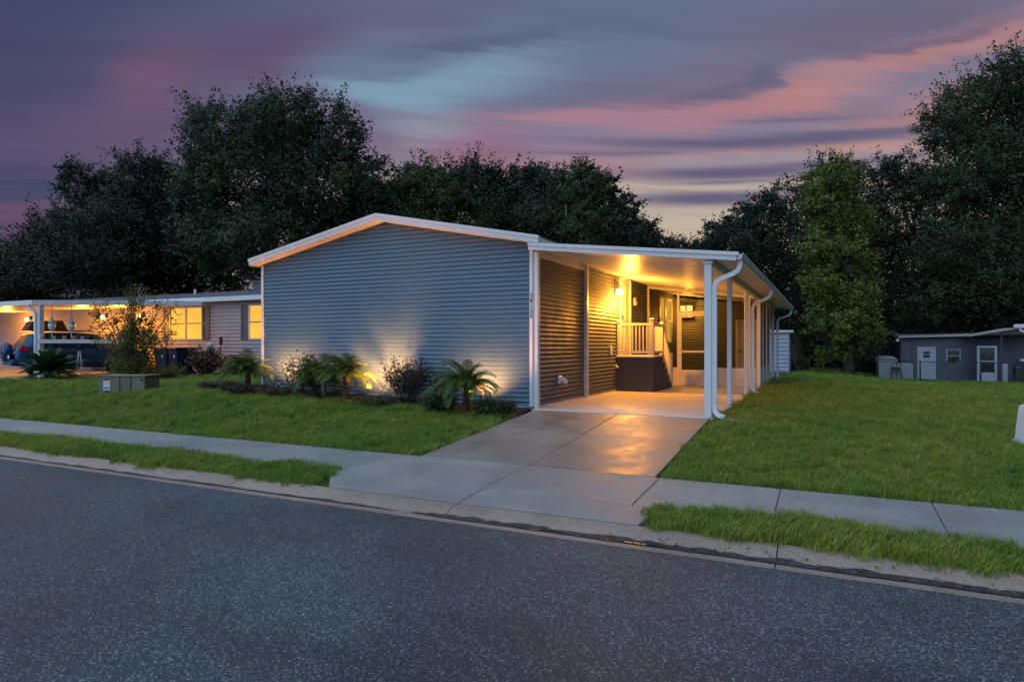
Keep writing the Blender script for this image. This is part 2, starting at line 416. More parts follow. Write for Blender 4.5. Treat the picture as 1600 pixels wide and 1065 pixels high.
M_lowgreen = leafmat('shrub_leaf', (.028,.050,.016), (.070,.100,.030), .45, .2, 3, 14)
M_brownbush = leafmat('dried_flower_head', (.09,.055,.040), (.22,.13,.095), .8, .2, 3, 14)
M_crape = leafmat('olive_leaf', (.095,.105,.022), (.215,.200,.040), .5, .35, 3, 14)
M_moss = mat('grey_moss', (.17,.15,.13), .95, .3, 9)
M_twig = mat('dark_twig', (.05,.032,.022), .9, .2, 20)
M_trunkpalm = mat('palm_trunk', (.075,.045,.028), .95, .4, 40, bump=1.0, bscale=60)
W_WARM = (1.0, .50, .10)
M_window = emit('lit_curtain', (1.0, .50, .065), 1.15, .10, 1.3)
M_bulb = emit('bulb', (1.0, .68, .26), 8, .02)
M_lantern = emit('lantern_glass', (1.0, .56, .13), 3.2, .1)
M_lens = emit('spot_lens', (1.0, .60, .25), 2, .02)

# ------------------------------------------------------------------ ground, street, kerbs
def grid_sheet(us, vs, zf):
    U, V_ = np.meshgrid(us, vs, indexing='ij'); Z = zf(U, V_)
    nv = len(vs); pts = np.stack([U, V_, Z], -1).reshape(-1, 3)
    F = [(i*nv+j, (i+1)*nv+j, (i+1)*nv+j+1, i*nv+j+1) for i in range(len(us)-1) for j in range(nv-1)]
    return pts, F
def span(*segs):
    out = []
    for a, b, st in segs: out += list(np.arange(a, b, st))
    out.append(segs[-1][1]); return np.array(out)
us = span((-400,-80,40), (-80,-30,5), (-30,20,.5), (20,80,5), (80,400,40))
vs = span((-5.605,-3,.1525), (-3,15,.5), (15,60,1.5), (60,400,34))
def zlawn(u, v):
    z = ground(u, v) - .02
    return z
pts, F = grid_sheet(us, vs, zlawn)
me = fastmesh('lawn_ground', pts, F); o = link('lawn_ground', me, M_grassbase, None, True); o['kind'] = 'structure'
# far verge across the street
mb = MB(); mb.box(-400, 400, -120, -13.9, -.9, -.40); struct('far_verge', mb, M_grassbase)
# asphalt with a slight crown
us2 = span((-400,-60,40), (-60,40,2), (40,400,40)); vs2 = np.array([-13.85,-12.5,-11,-9.8,-8.5,-7.2,-6.07])
pts, F = grid_sheet(us2, vs2, lambda u, v: -.44 + .05*(1-((v+9.95)/3.9)**2))
o = link('street', fastmesh('street', pts, F), M_asph, None, True); o['kind'] = 'structure'
mb = MB(); mb.box(-400, 400, -13.9, -5.6, -.95, -.62); struct('roadbed', mb, M_soil)
KP = [(-5.60,-.62), (-5.60,-.386), (-5.63,-.378), (-5.70,-.382), (-5.79,-.408), (-5.865,-.442), (-5.905,-.453), (-5.945,-.447), (-6.075,-.436), (-6.08,-.62)]
def kerb_piece(u0, u1):
    mb = MB(); n = len(KP)
    nseg = 6
    for i in range(nseg+1):
        u = u0 + (u1-u0)*i/nseg
        for j, (v, z) in enumerate(KP):
            wob = .003*math.sin(u*3.1+j) + .002*math.sin(u*7.7+j*2)
            mb.v.append((u, v, z + (wob*.5 if 1 < j < 9 else 0)))
    for i in range(nseg):
        for j in range(n-1): mb.f.append((i*n+j, (i+1)*n+j, (i+1)*n+j+1, i*n+j+1))
    mb.f += [tuple(range(n))[::-1], tuple(nseg*n+j for j in range(n))]
    return mb
kerb = bpy.data.objects.new('kerb', None); COL.objects.link(kerb); kerb['kind'] = 'structure'
u = 1.70 - 3.0*16
while u < 45:
    part('kerb_segment', kerb_piece(u+.005, u+2.995), M_kerb, kerb); u += 3.0
mb = MB()
mb.prism([(-400,-13.85,-.62),(-400,-13.85,-.435),(-400,-14.0,-.44),(-400,-14.3,-.36),(-400,-14.4,-.36),(-400,-14.4,-.62)], (800,0,0))
struct('far_kerb', mb, M_kerb)

# sidewalk slabs, apron slabs, driveway slabs
def slab(name, quad, th, m, parent, b=.012, rise=.012):
    """quad: four (u,v) corners counter-clockwise; top follows the graded ground"""
    c = np.mean(np.array(quad), 0); mb = MB(); n = 4
    def ring(inset, dz_):
        out = []
        for (x, y) in quad:
            d_ = np.array([c[0]-x, c[1]-y]); d_ = np.sign(d_)*inset
            X, Y = x+d_[0], y+d_[1]
            zg = float(np.interp(Y, [-5.6, -5.15, -3.95, -.2, 0], [-.385, -.345, -.29, -.012, 0]))
            out.append((X, Y, zg + dz_))
        return out
    mb.v = ring(.004, -th) + ring(.004, rise-.006) + ring(b, rise)
    for k in range(2):
        for i in range(4): mb.f.append((k*4+i, k*4+(i+1)%4, (k+1)*4+(i+1)%4, (k+1)*4+i))
    mb.f.append((8,9,10,11))
    return part(name, mb, m, parent)
walk = bpy.data.objects.new('sidewalk', None); COL.objects.link(walk); walk['kind'] = 'structure'
joints = [-.35 - 1.5*k for k in range(30, -1, -1)] + [1.70, 3.35, 4.62, 5.95, 7.3, 8.7, 10.2, 11.7, 13.2, 14.7, 16.2, 18, 20, 22, 24]
for a, b in zip(joints[:-1], joints[1:]):
    slab('paving_slab', [(a,-5.10),(b,-5.10),(b,-3.95),(a,-3.95)], .10, M_walk, walk)
apron = bpy.data.objects.new('driveway_apron', None); COL.objects.link(apron); apron['kind'] = 'structure'
slab('concrete_slab', [(-.02,-5.595),(1.70,-5.595),(1.70,-5.11),(-.42,-5.11)], .12, M_walk, apron)
slab('concrete_slab', [(1.70,-5.595),(3.55,-5.595),(3.62,-5.11),(1.70,-5.11)], .12, M_walk, apron)
drive = bpy.data.objects.new('driveway', None); COL.objects.link(drive); drive['kind'] = 'structure'
for (a, b) in ((.10, 1.72), (1.72, 3.30)):
    for (c, d_) in ((-3.95, -1.95), (-1.95, -.17)):
        slab('concrete_slab', [(a,c),(b,c),(b,d_),(a,d_)], .12, M_drive, drive)
mb = MB(); mb.bbox(.02, 3.36, -.165, 12.3, -.14, .016, .01); struct('carport_floor', mb, M_slab)
# dark damp stain strip of gutter silt
def ribbon(name, u0, u1, v0, v1, zf, m, n=60, seed=1):
    r_ = random.Random(seed); mb = MB()
    for i in range(n+1):
        u = u0+(u1-u0)*i/n; e = min(1, i/4, (n-i)/4)
        a = v0 + (r_.random()-.5)*.012; b = v1 + (r_.random()-.5)*.03
        m_ = (v0+v1)/2; a = m_+(a-m_)*e; b = m_+(b-m_)*e
        for t in (0, .33, .66, 1):
            v = a+(b-a)*t; mb.v.append((u, v, zf(v)+.004))
    for i in range(n):
        for k in range(3): mb.f.append((i*4+k, (i+1)*4+k, (i+1)*4+k+1, i*4+k+1))
    o = part(name, mb, m, None, True); o['kind'] = 'structure'; return o
kz = lambda v: float(np.interp(-v, [-p[0] for p in KP[1:9]], [p[1] for p in KP[1:9]]))
M_silt = mat('gutter_silt', (.045,.040,.040), .75, .5, 14, bump=.4, bscale=80)
ribbon('gutter_silt', 1.3, 9, -5.945, -5.855, lambda v: kz(v)+.004, M_silt, 90, 3)
ribbon('gutter_silt', -30, 1.2, -5.925, -5.885, lambda v: kz(v)+.004, M_silt, 200, 4)
M_water = mat('puddle_water', (.01,.01,.011), .03, .0, 3)
mb = MB()
for (uc, hw, vc, hv) in ((2.70,.34,-5.905,.026), (3.30,.20,-5.905,.024), (3.70,.24,-5.905,.022)):
    mb.add([(uc+hw*math.cos(a)*(1+.15*math.sin(3*a)), vc+hv*math.sin(a), -.4415) for a in np.linspace(0, 2*math.pi, 24, endpoint=False)], [tuple(range(24))])
struct('puddle', mb, M_water)
# mulch bed along the front wall
mb = MB(); nb = 60
for i in range(nb+1):
    u = -8.1 + 8.15*i/nb; f = -1.0 - .18*math.sin(u*1.3) - .08*math.sin(u*3.7) - (.15 if u > -2.2 else 0)
    if u < -7.1: f = -.5-.55*max(0, (u+8.1)/1.0)
    back = -.01 if u > -7.15 else -.25
    for t in (0, .15, .5, 1):
        v = f+(back-f)*t; mb.v.append((u, v, G(u, v) + (-.03, .025, .045, .04)[int(t*3+.01) if t < 1 else 3] + .012*math.sin(u*9+t*7)))
for i in range(nb):
    for k in range(3): mb.f.append((i*4+k, (i+1)*4+k, (i+1)*4+k+1, i*4+k+1))
struct('mulch_bed', mb, M_soil, True)

# ------------------------------------------------------------------ siding
def board(a, b, c, d_, nrm, t0=.034, t1=.002):
    """bottom a->b, top d->c, outward normal nrm"""
    n = Vector(nrm); a, b, c, d_ = map(Vector, (a, b, c, d_))
    mb = MB(); mb.add([a+n*t0, b+n*t0, c+n*t1, d_+n*t1, a, b, a+n*t0+(d_-a)*.10, b+n*t0+(c-b)*.10],
        [(0,1,7,6), (6,7,2,3), (4,5,1,0), (4,0,6,3), (1,5,2,7)]); return mb
EXP = .09
def side_boards(parent, m, p0, p1, z0, z1, nrm, exp_=EXP, openings=()):
    """equal boards between two plan points, cut at openings given along the run (t0,t1,za,zb) in metres"""
    p0 = Vector((p0[0], p0[1], 0)); p1 = Vector((p1[0], p1[1], 0)); L = (p1-p0).length; dr = (p1-p0)/L
    protos = {}
    z = z0
    while z < z1 - .01:
        e = min(exp_, z1-z); runs = [(0, L)]
        for (a, b, za, zb) in openings:
            if z + e*.5 > za and z + e*.5 < zb:
                nr = []
                for (s, t) in runs:
                    if a > s: nr.append((s, min(t, a)))
                    if b < t: nr.append((max(s, b), t))
                runs = [r_ for r_ in nr if r_[1]-r_[0] > .02]
        for (s, t) in runs:
            key = (round(s,3), round(t,3), round(e,3))
            if key not in protos:
                A = p0+dr*s; B = p0+dr*t
                o = part('siding_board', board((A.x,A.y,z),(B.x,B.y,z),(B.x,B.y,z+e+.003),(A.x,A.y,z+e+.003), nrm), m, parent)
                protos[key] = (o, z)
            else: dup(protos[key][0], parent, (0, 0, z-protos[key][1]))
        z += exp_

# ------------------------------------------------------------------ main house
house = thing('house', 'blue sided single storey house with white gable trim beside the driveway', 'house', (-3.5, 0, 0))
HW = -7.10; RC = -3.5
def roof_top(u): return 4.0 - .2*abs(u-RC)
def wall_top(u): return roof_top(u) - .15
mb = MB()
mb.prism([(HW,.0,-.3), (0,.0,-.3), (0,.0,wall_top(0)), (RC,.0,wall_top(RC)), (HW,.0,wall_top(HW))], (0,.12,0))
gw = part('gable_wall', mb, M_siding, house)
z = -.045; 
while z < wall_top(RC)-.02:
    e = EXP
    def lim(zz_):
        if zz_ <= wall_top(0): return HW, 0
        k = (wall_top(RC)-zz_)/.2; k = max(k, .01); return max(HW, RC-k), min(0, RC+k)
    l0, r0 = lim(z); l1, r1 = lim(min(z+e, wall_top(RC)-.003))
    zt = min(z+e+.003, wall_top(RC))
    part('siding_board', board((l0,0,z),(r0,0,z),(r1,0,zt),(l1,0,zt),(0,-1,0)), M_siding, gw)
    z += e
# starter trim following the graded ground
mb = MB()
for i in range(30):
    a = HW + .05 + (0-HW-.07)*i/30; b = HW + .05 + (0-HW-.07)*(i+1)/30
    za, zb = G(a,-.05)+.045, G(b,-.05)+.045
    mb.add([(a,-.044,za-.10),(b,-.044,zb-.10),(b,-.044,zb),(a,-.044,za),(a,0,za),(b,0,zb)], [(0,1,2,3),(3,2,5,4)])
part('base_trim', mb, M_white, house)
mb = MB(); mb.box(-.052, .012, -.046, .02, -.05, wall_top(0)-.004); part('corner_trim', mb, M_white, house)
mb = MB(); mb.box(HW-.012, HW+.05, -.046, .02, -.05, wall_top(HW)-.004); part('corner_trim', mb, M_white, house)
# rake fascia and soffit
FV = -.30
def rake(sgn):
    u0, u1 = RC, RC + sgn*3.74
    mb = MB(); z0, z1 = roof_top(u0), roof_top(u1)
    mb.prism([(u0,FV,z0-.135),(u1,FV,z1-.135),(u1,FV,z1-.045),(u0,FV,z0-.045)], (0,.025,0))
    a = part('rake_fascia', mb, M_white, house)
    mb = MB(); mb.prism([(u0,FV-.018,z0-.052),(u1+sgn*.012,FV-.018,z1-.052),(u1+sgn*.012,FV-.018,z1+.004),(u0,FV-.018,z0+.004)], (0,.05,0))
    part('drip_edge', mb, M_white, house)
    mb = MB()
    nst = 24
    for i in range(nst):   # vented soffit strips
        a0 = u0+(u1-u0)*i/nst; a1 = u0+(u1-u0)*(i+.94)/nst
        za, zb = roof_top(a0)-.140, roof_top(a1)-.140
        mb.prism([(a0,FV+.026,za),(a1,FV+.026,zb),(a1,-.002,zb),(a0,-.002,za)], (0,0,.01))
    part('soffit', mb, M_vinyl, house)
rake(1); rake(-1)
HD = 20.5
for sgn in (1, -1):
    u0, u1 = RC, RC+sgn*3.72
    mb = MB(); mb.prism([(u0,FV,roof_top(u0)-.02),(u1,FV,roof_top(u1)-.02),(u1,FV,roof_top(u1)+.012),(u0,FV,roof_top(u0)+.012)], (0,HD,0))
    part('roof_slope', mb, M_shingle, house)
    mb = MB(); e0, e1 = sorted((RC+sgn*3.70, RC+sgn*3.74)); mb.box(e0, e1, FV+.02, FV+HD, roof_top(u1)-.16, roof_top(u1)-.03)
    part('eave_fascia', mb, M_white, house)
    mb = MB(); e0, e1 = sorted((RC+sgn*3.60, RC+sgn*3.70)); mb.box(e0, e1, .02, FV+HD, roof_top(u1)-.16, roof_top(u1)-.14); part('eave_soffit', mb, M_vinyl, house)
# side wall under the carport, in two planes
mb = MB(); mb.box(-.12, 0, .12, 2.84, -.1, 3.13); mb.box(-.12, .05, 2.84, 12.2, -.1, 3.13)
sw = part('side_wall', mb, M_side2, house)
side_boards(sw, M_side2, (.0,.17), (.0,2.82), -.03, 3.0, (1,0,0))
DOOR = (5.55, 6.42, .98, 3.02); WIN = (10.0, 11.75, 1.36, 2.78)
side_boards(sw, M_side2, (.05,2.93), (.05,12.2), -.03, 3.12, (1,0,0), EXP,
            [(DOOR[0]-2.93-.09, DOOR[1]-2.93+.09, DOOR[2]-.08, DOOR[3]+.1), (WIN[0]-2.93-.07, WIN[1]-2.93+.07, WIN[2]-.07, WIN[3]+.07)])
mb = MB(); mb.box(.0, .098, 2.825, 2.93, -.02, 3.125); part('corner_trim', mb, M_white, house)
mb = MB(); mb.box(.004, .044, .08, 2.82, 2.93, 3.10); part('frieze_board', mb, M_white, house)
mb = MB(); mb.box(.054, .094, 2.935, 12.2, 3.06, 3.12); part('frieze_board', mb, M_white, house)
mb = MB(); mb.box(.004, .042, .12, 2.82, .017, .05); mb.box(.054, .092, 2.94, 5.13, .017, .05); part('base_trim', mb, M_white, house)
# entry door with frame
dr = part('entry_door', MB().box(.03, .075, DOOR[0], DOOR[1], DOOR[2], DOOR[3]), M_white, house)
mb = MB()
mb.box(.05, .112, DOOR[0]-.09, DOOR[0]-.002, DOOR[2]-.04, DOOR[3]+.08); mb.box(.05, .112, DOOR[1]+.002, DOOR[1]+.09, DOOR[2]-.04, DOOR[3]+.08)
mb.box(.05, .112, DOOR[0]-.09, DOOR[1]+.09, DOOR[3]+.002, DOOR[3]+.09); part('frame', mb, M_white, dr)
mb = MB()
for (za, zb) in ((1.15,1.75),(1.9,2.85)):
    for (va, vb) in ((5.63,5.94),(6.03,6.34)):
        mb.box(.075, .084, va, va+.03, za, zb); mb.box(.075, .084, vb-.03, vb, za, zb); mb.box(.075, .084, va+.03, vb-.03, za, za+.03); mb.box(.075, .084, va+.03, vb-.03, zb-.03, zb)
part('panel_moulding', mb, M_white, dr)
mb = MB(); mb.disc((.105,5.64,1.98), (1,0,0), .03, .06, 12); part('handle', mb, M_dark, dr)
# window in the screened porch: two lit sashes
mb = MB(); v0, v1, za, zb = WIN
mb.box(.04,.112,v0-.06,v0,za-.06,zb+.06); mb.box(.04,.112,v1,v1+.06,za-.06,zb+.06); mb.box(.04,.10,v0,v1,zb,zb+.06); mb.box(.04,.10,v0,v1,za-.06,za)
mb.box(.04,.10,(v0+v1)/2-.05,(v0+v1)/2+.05,za,zb)
win = part('window', mb, M_white, house)
vm = (v0+v1)/2
for (a, b) in ((v0, vm-.05), (vm+.05, v1)):
    for (c, d_) in ((za, (za+zb)/2-.02), ((za+zb)/2+.02, zb)):
        part('pane', MB().box(.055,.06,a+.002,b-.002,c,d_), M_window, win)
    part('sash_rail', MB().box(.05,.085,a+.002,b-.002,(za+zb)/2-.02,(za+zb)/2+.02), M_white, win)
# rear wing that closes the porch, facing the street
mb = MB(); mb.prism([(.05,12.2,-.3),(3.27,12.2,-.3),(3.27,12.2,2.545),(.05,12.2,2.94)], (0,.3,0)); rw = part('rear_wall', mb, M_side2, house)
side_boards(rw, M_side2, (.07,12.2), (3.27,12.2), -.02, 2.62, (0,-1,0), EXP, [(2.13, 2.93, -.1, 2.1)])
rd = part('laundry_door', MB().box(2.30, 2.92, 12.15, 12.195, .05, 2.02), M_cream, house)
mb = MB(); mb.box(2.215,2.298,12.12,12.20,.0,2.1); mb.box(2.922,3.0,12.12,12.20,.0,2.1); mb.box(2.298,2.922,12.13,12.20,2.022,2.1); part('frame', mb, M_white, rd)
mb = MB(); mb.disc((2.38,12.12,1.0), (0,1,0), .03, .06, 12); part('handle', mb, M_dark, rd)
# vents, outlet, hose bib on the side wall
mb = MB(); mb.tube([(.0,1.28,.50),(.10,1.28,.50),(.15,1.30,.47),(.16,1.33,.44)], .055, 12); mb.bbox(.016,.06,1.2,1.36,.42,.58,.01); part('dryer_vent', mb, M_white, house)
mb = MB(); mb.bbox(.07,.13,4.52,4.66,.97,1.20,.01); part('outlet_box', mb, M_vinyl, house)
mb = MB(); mb.tube([(.06,5.0,.68),(.13,5.0,.68),(.17,5.0,.63)], [.02,.03,.025], 10); mb.disc((.11,5.0,.72),(0,0,1),.035,.015,10); part('hose_bib', mb, M_vinyl, house)
mb = MB(); mb.disc((.095,6.95,2.50),(1,0,0),.10,.05,18); mb.bbox(.07,.14,6.86,7.04,2.36,2.48,.01); part('doorbell_chime', mb, M_vinyl, house)
# house number
def digit(ch, x, y, z, size, parent):
    cu = bpy.data.curves.new('house_number', 'FONT'); cu.body = ch; cu.size = size; cu.extrude = .003; cu.align_x = 'CENTER'
    t = bpy.data.objects.new('tmp', cu); COL.objects.link(t)
    dg = bpy.context.evaluated_depsgraph_get(); me = bpy.data.meshes.new_from_object(t.evaluated_get(dg)); bpy.data.objects.remove(t)
    me.transform(Matrix.Translation((x+3.5, y, z)) @ Matrix.Rotation(R(90), 4, 'X'))
    return link('house_number', me, M_dark, parent)
for i, ch in enumerate('38135'): digit(ch, -.020, -.050, 2.13 - .097*i, .105, house)

# ------------------------------------------------------------------ carport
cp = thing('carport', 'white flat roofed metal carport attached to the blue house', 'carport', (1.9, 0, 0))
# roof corners, plan and height: front left, front right, rear right, rear left
A = Vector((.165,-.22,3.10)); B = Vector((3.73,-.22,2.70)); C_ = Vector((3.88,14.2,2.58)); D_ = Vector((.165,14.2,3.10))
npan = 46
for i in range(npan):
    t0, t1 = (i+.02)/npan, (i+.98)/npan
    a0, a1 = A.lerp(D_, t0), A.lerp(D_, t1); b0, b1 = B.lerp(C_, t0), B.lerp(C_, t1)
    mb = MB(); nr_ = 4; sec = []
    for r_ in range(nr_):
        f0 = r_/nr_
        sec += [(f0, -.06), (f0+.16, -.06), (f0+.185, -.046), (f0+.225, -.046)]
    sec += [(1.0, -.06), (1.0, .018), (0.0, .018)]; k_ = len(sec)
    for (p_, q_) in ((a0, a1), (b0, b1)):
        for (f_, z_) in sec: w3 = p_.lerp(q_, f_); mb.v.append((w3.x, w3.y, w3.z+z_))
    for j in range(k_): mb.f.append((j, k_+j, k_+(j+1)%k_, (j+1)%k_))
    mb.f += [tuple(range(k_)), tuple(range(k_, 2*k_))[::-1]]
    part('roof_panel', mb, M_white, cp)
def strip(a, b, z0, z1, out, th):
    a, b = Vector(a), Vector(b); o_ = Vector(out); mb = MB()
    mb.prism([a+Vector((0,0,z0)), b+Vector((0,0,z0)), b+Vector((0,0,z1)), a+Vector((0,0,z1))], o_*th); return mb
AA = Vector((.02,-.235,3.115)); BB = B+Vector((.0,-.015,0))
part('front_fascia', strip(AA, BB, -.105, -.022, (0,-1,0), .03), M_white, cp)
part('drip_edge', strip(AA, BB+Vector((.04,0,0)), -.03, .028, (0,-1,0), .055), M_white, cp)
# gutter along the outer edge: profile swept
def gutter(a, b, parent):
    prof = [(0,.03),(0,-.075),(.012,-.09),(.055,-.09),(.085,-.06),(.09,-.02),(.10,-.015),(.10,.022),(.094,.022),(.09,-.005),(.08,-.02),(.07,.0),(.012,.0),(.012,.03)]
    mb = MB(); n = len(prof)
    for p_ in (a, b):
        for (x, z) in prof: mb.v.append((p_.x+x, p_.y, p_.z+z))
    for j in range(n): mb.f.append((j, n+j, n+(j+1)%n, (j+1)%n))
    mb.f += [tuple(range(n)), tuple(range(n, 2*n))[::-1]]
    return part('gutter', mb, M_white, parent)
gutter(B+Vector((.002,-.02,0)), C_+Vector((.002,.02,0)), cp)
# edge beam and posts
bx0 = 3.27
mb = MB(); mb.prism([(bx0-.04,.08,2.56),(bx0+.04,.08,2.56),(bx0+.04,.08,2.68),(bx0-.04,.08,2.68)], (.06,14.0,-.06)); part('beam', mb, M_white, cp)
def post(u, v, zt, w_=.05):
    mb = MB(); mb.bbox(u-w_, u+w_, v-w_, v+w_, -.08, zt, .008); return part('post', mb, M_white, cp)
post(3.27, -.10, 2.57, .06); post(3.275, 2.45, 2.56, .045); post(3.285, 5.4, 2.55, .045); post(3.33, 13.3, 2.50, .045)
mb = MB(); mb.bbox(3.19, 3.35, -.18, -.02, 2.57, 2.62, .01); part('post_bracket', mb, M_white, cp)
mb = MB(); mb.bbox(.014, .118, -.028, .075, -.05, 3.0, .008); part('post', mb, M_white, cp)
def downspout(v, uo, zt, uin):
    mb = MB(); gz = G(uin+.1, v)
    pts_ = [(uo,v,zt), (uo,v,zt-.10), (uo-.03,v,zt-.17), (uo-.10,v,zt-.22), (uin+.10,v,zt-.30), (uin+.03,v,zt-.35), (uin,v,zt-.43), (uin,v,zt-.6),
            (uin,v,gz+.22), (uin+.01,v-.01,gz+.13), (uin+.06,v-.03,gz+.07), (uin+.17,v-.06,gz+.04)]
    mb.rtube(pts_, .028, .038, (0,1,0)); return part('downspout', mb, M_white, cp)
downspout(-.12, 3.775, 2.62, 3.372); downspout(5.55, 3.83, 2.57, 3.42); downspout(13.9, 3.90, 2.50, 3.45)
mb = MB(); mb.bbox(3.50, 3.85, -.30, -.06, -.03, .012, .01)
tag(part('splash_block', mb, M_walk), 'small concrete splash pad under the front downspout of the carport', 'splash block')

# ------------------------------------------------------------------ screened porch
def screen_mat():
    m = bpy.data.materials.new('insect_screen'); m.use_nodes = True; m.node_tree.nodes.clear(); N = NT(m.node_tree)
    df = N.node('ShaderNodeBsdfDiffuse'); N.put(df.inputs[0], (.004,.003,.003))
    tr = N.node('ShaderNodeBsdfTransparent'); mx = N.node('ShaderNodeMixShader')
    p = N.node('ShaderNodeNewGeometry').outputs['Position']
    N.put(mx.inputs[0], N.smooth(N.noise(p, 3, 2, .5), .3, .7, .44, .50)); N.l.new(tr.outputs[0], mx.inputs[1]); N.l.new(df.outputs[0], mx.inputs[2])
    out = N.node('ShaderNodeOutputMaterial'); N.l.new(mx.outputs[0], out.inputs[0]); return m
M_screen = screen_mat()
sp_ = thing('screened_porch', 'screened porch enclosure with white frame and cream kick panels at rear of carport', 'screen porch', (1.7, 8.4, 0))
SV = 8.45; SU = 3.30
def roofz(u, v):
    t = (u-.165)/(3.73-.165); return 3.10 - .40*t - .06 - .0085*max(v, 0)*t
mb = MB(); mb.prism([(.08,SV-.03,roofz(.08,SV)-.09),(SU,SV-.03,roofz(SU,SV)-.09),(SU,SV-.03,roofz(SU,SV)-.005),(.08,SV-.03,roofz(.08,SV)-.005)], (0,.06,0)); part('header_beam', mb, M_white, sp_)
uprights = [.105, 1.02, 1.98, 2.52, 3.04]
for ux in uprights:
    w_ = .035 if ux > .2 else .03
    mb = MB(); mb.box(ux-w_, ux+w_, SV-.028, SV+.028, .016, roofz(ux, SV)-.09); part('upright', mb, M_white, sp_)
mb = MB(); mb.bbox(SU-.05, SU+.05, SV-.05, SV+.05, .0, roofz(SU, SV)-.10, .008); part('corner_post', mb, M_white, sp_)
edges = uprights + [SU-.05]
for i, (a, b) in enumerate(zip(edges[:-1], edges[1:])):
    if b-a < .2: continue
    if i == 1: continue
    part('kick_panel', MB().box(a+.034, b-.034, SV-.012, SV+.012, .016, .50), M_cream, sp_)
    part('chair_rail', MB().box(a+.034, b-.034, SV-.02, SV+.02, .502, .55), M_white, sp_)
    part('screen', MB().quad((a+.03,SV,.55),(b-.03,SV,.55),(b-.03,SV,roofz(b,SV)-.09),(a+.03,SV,roofz(a,SV)-.09)), M_screen, sp_)
# screen door
a, b = 1.02+.037, 1.98-.037
sd = part('screen_door', MB().box(a,b,SV-.02,SV+.01,.03,.42), M_cream, sp_)
mb = MB(); mb.box(a,a+.06,SV-.022,SV+.012,.42,2.16); mb.box(b-.06,b,SV-.022,SV+.012,.42,2.16); mb.box(a+.06,b-.06,SV-.022,SV+.012,2.08,2.16); mb.box(a+.06,b-.06,SV-.022,SV+.012,.42,.48); mb.box(a+.06,b-.06,SV-.022,SV+.012,1.0,1.06)
part('door_frame', mb, M_white, sd)
part('door_screen', MB().quad((a+.05,SV+.004,.47),(b-.05,SV+.004,.47),(b-.05,SV+.004,2.1),(a+.05,SV+.004,2.1)), M_screen, sd)
mb = MB(); mb.bbox(b-.055,b-.02,SV-.05,SV-.02,1.0,1.14,.005); part('handle', mb, M_dark, sd)
part('transom', MB().box(a-.002,b+.002,SV-.025,SV+.02,2.17,2.24), M_white, sp_)
part('screen', MB().quad((a,SV,2.24),(b,SV,2.24),(b,SV,roofz(b,SV)-.09),(a,SV,roofz(a,SV)-.09)), M_screen, sp_)
# long outer side
sv = [SV+.05, 9.7, 11.0, 12.25]
for (a, b) in zip(sv[:-1], sv[1:]):
    part('kick_panel', MB().box(SU-.012,SU+.012,a+.02,b-.02,-.02,.50), M_cream, sp_)
    part('chair_rail', MB().box(SU-.02,SU+.02,a+.02,b-.02,.502,.55), M_white, sp_)
    part('screen', MB().quad((SU,a,.55),(SU,b,.55),(SU,b,2.52),(SU,a,2.52)), M_screen, sp_)
    part('upright', MB().box(SU-.025,SU+.025,b-.025,b+.025,-.02,2.52), M_white, sp_)

# ------------------------------------------------------------------ entry landing with railing
ld = thing('entry_landing', 'navy skirted entry landing with white railing and steps under the carport', 'steps', (.6, 5.15, 0))
LV0, LV1, LU = 5.14, 6.25, 1.06; LZ = .95
mb = MB(); mb.bbox(.085, LU, LV0, LV1, .017, LZ-.045, .006); part('skirt', mb, M_navy, ld)
mb = MB(); mb.bbox(.085, LU+.03, LV0-.03, LV1, LZ-.043, LZ, .006); part('platform', mb, M_vinyl, ld)
nst = 5
for k in range(nst):
    z1 = LZ - (k+1)*LZ/(nst+.0) ; v0 = LV1 + k*.235
    if z1 < .05: z1 = .05
    mb = MB(); mb.bbox(.12, LU-.02, v0, v0+.26, z1-.03, z1, .005); part('tread', mb, M_vinyl, ld)
poly = [(LU-.02,LV1,.017)]
poly += [(LU-.02,LV1+1.12,.017)]
zz_ = .02
prof = []
for k in range(nst, 0, -1):
    zt = LZ - k*LZ/nst + .0; vv = LV1 + (k-1)*.235
    prof += [(LU-.02, vv+.225, max(zt,.02)+.001), (LU-.02, vv+.0, max(zt,.02)+.001)]
prof = [(LU-.02, LV1+nst*.235-.03, .017)] + prof[2:] + [(LU-.02, LV1, LZ-.05)]
mb = MB(); mb.prism([(LU-.02,LV1,.017)] + prof, (.022,0,0)); part('stringer', mb, M_navy, ld)
def rail_post(u, v, z0, z1, w_=.05):
    mb = MB(); mb.bbox(u-w_,u+w_,v-w_,v+w_,z0,z1,.008); mb.bbox(u-w_-.012,u+w_+.012,v-w_-.012,v+w_+.012,z1,z1+.025,.01); mb.add([(u-w_,v-w_,z1+.025),(u+w_,v-w_,z1+.025),(u+w_,v+w_,z1+.025),(u-w_,v+w_,z1+.025),(u,v,z1+.06)],[(0,1,4),(1,2,4),(2,3,4),(3,0,4)])
    return part('newel_post', mb, M_vinyl, ld)
ZT = LZ+.86
rail_post(.14, LV0+.03, LZ, ZT, .035); rail_post(LU-.03, LV0+.03, LZ, ZT+.06); rail_post(LU-.03, LV1-.02, LZ, ZT)
def rail(p, q, parent=ld):
    p, q = Vector(p), Vector(q); sd_ = (q-p).cross(Vector((0,0,1))).normalized()*.025
    mb = MB(); mb.prism([p-sd_-Vector((0,0,.03)), p+sd_-Vector((0,0,.03)), p+sd_+Vector((0,0,.03)), p-sd_+Vector((0,0,.03))], q-p); return part('handrail', mb, M_vinyl, parent)
y_ = LV0+.03
rail((.175,y_,ZT-.05),(LU-.085,y_,ZT-.05)); rail((.175,y_,LZ+.09),(LU-.085,y_,LZ+.09))
bal = None
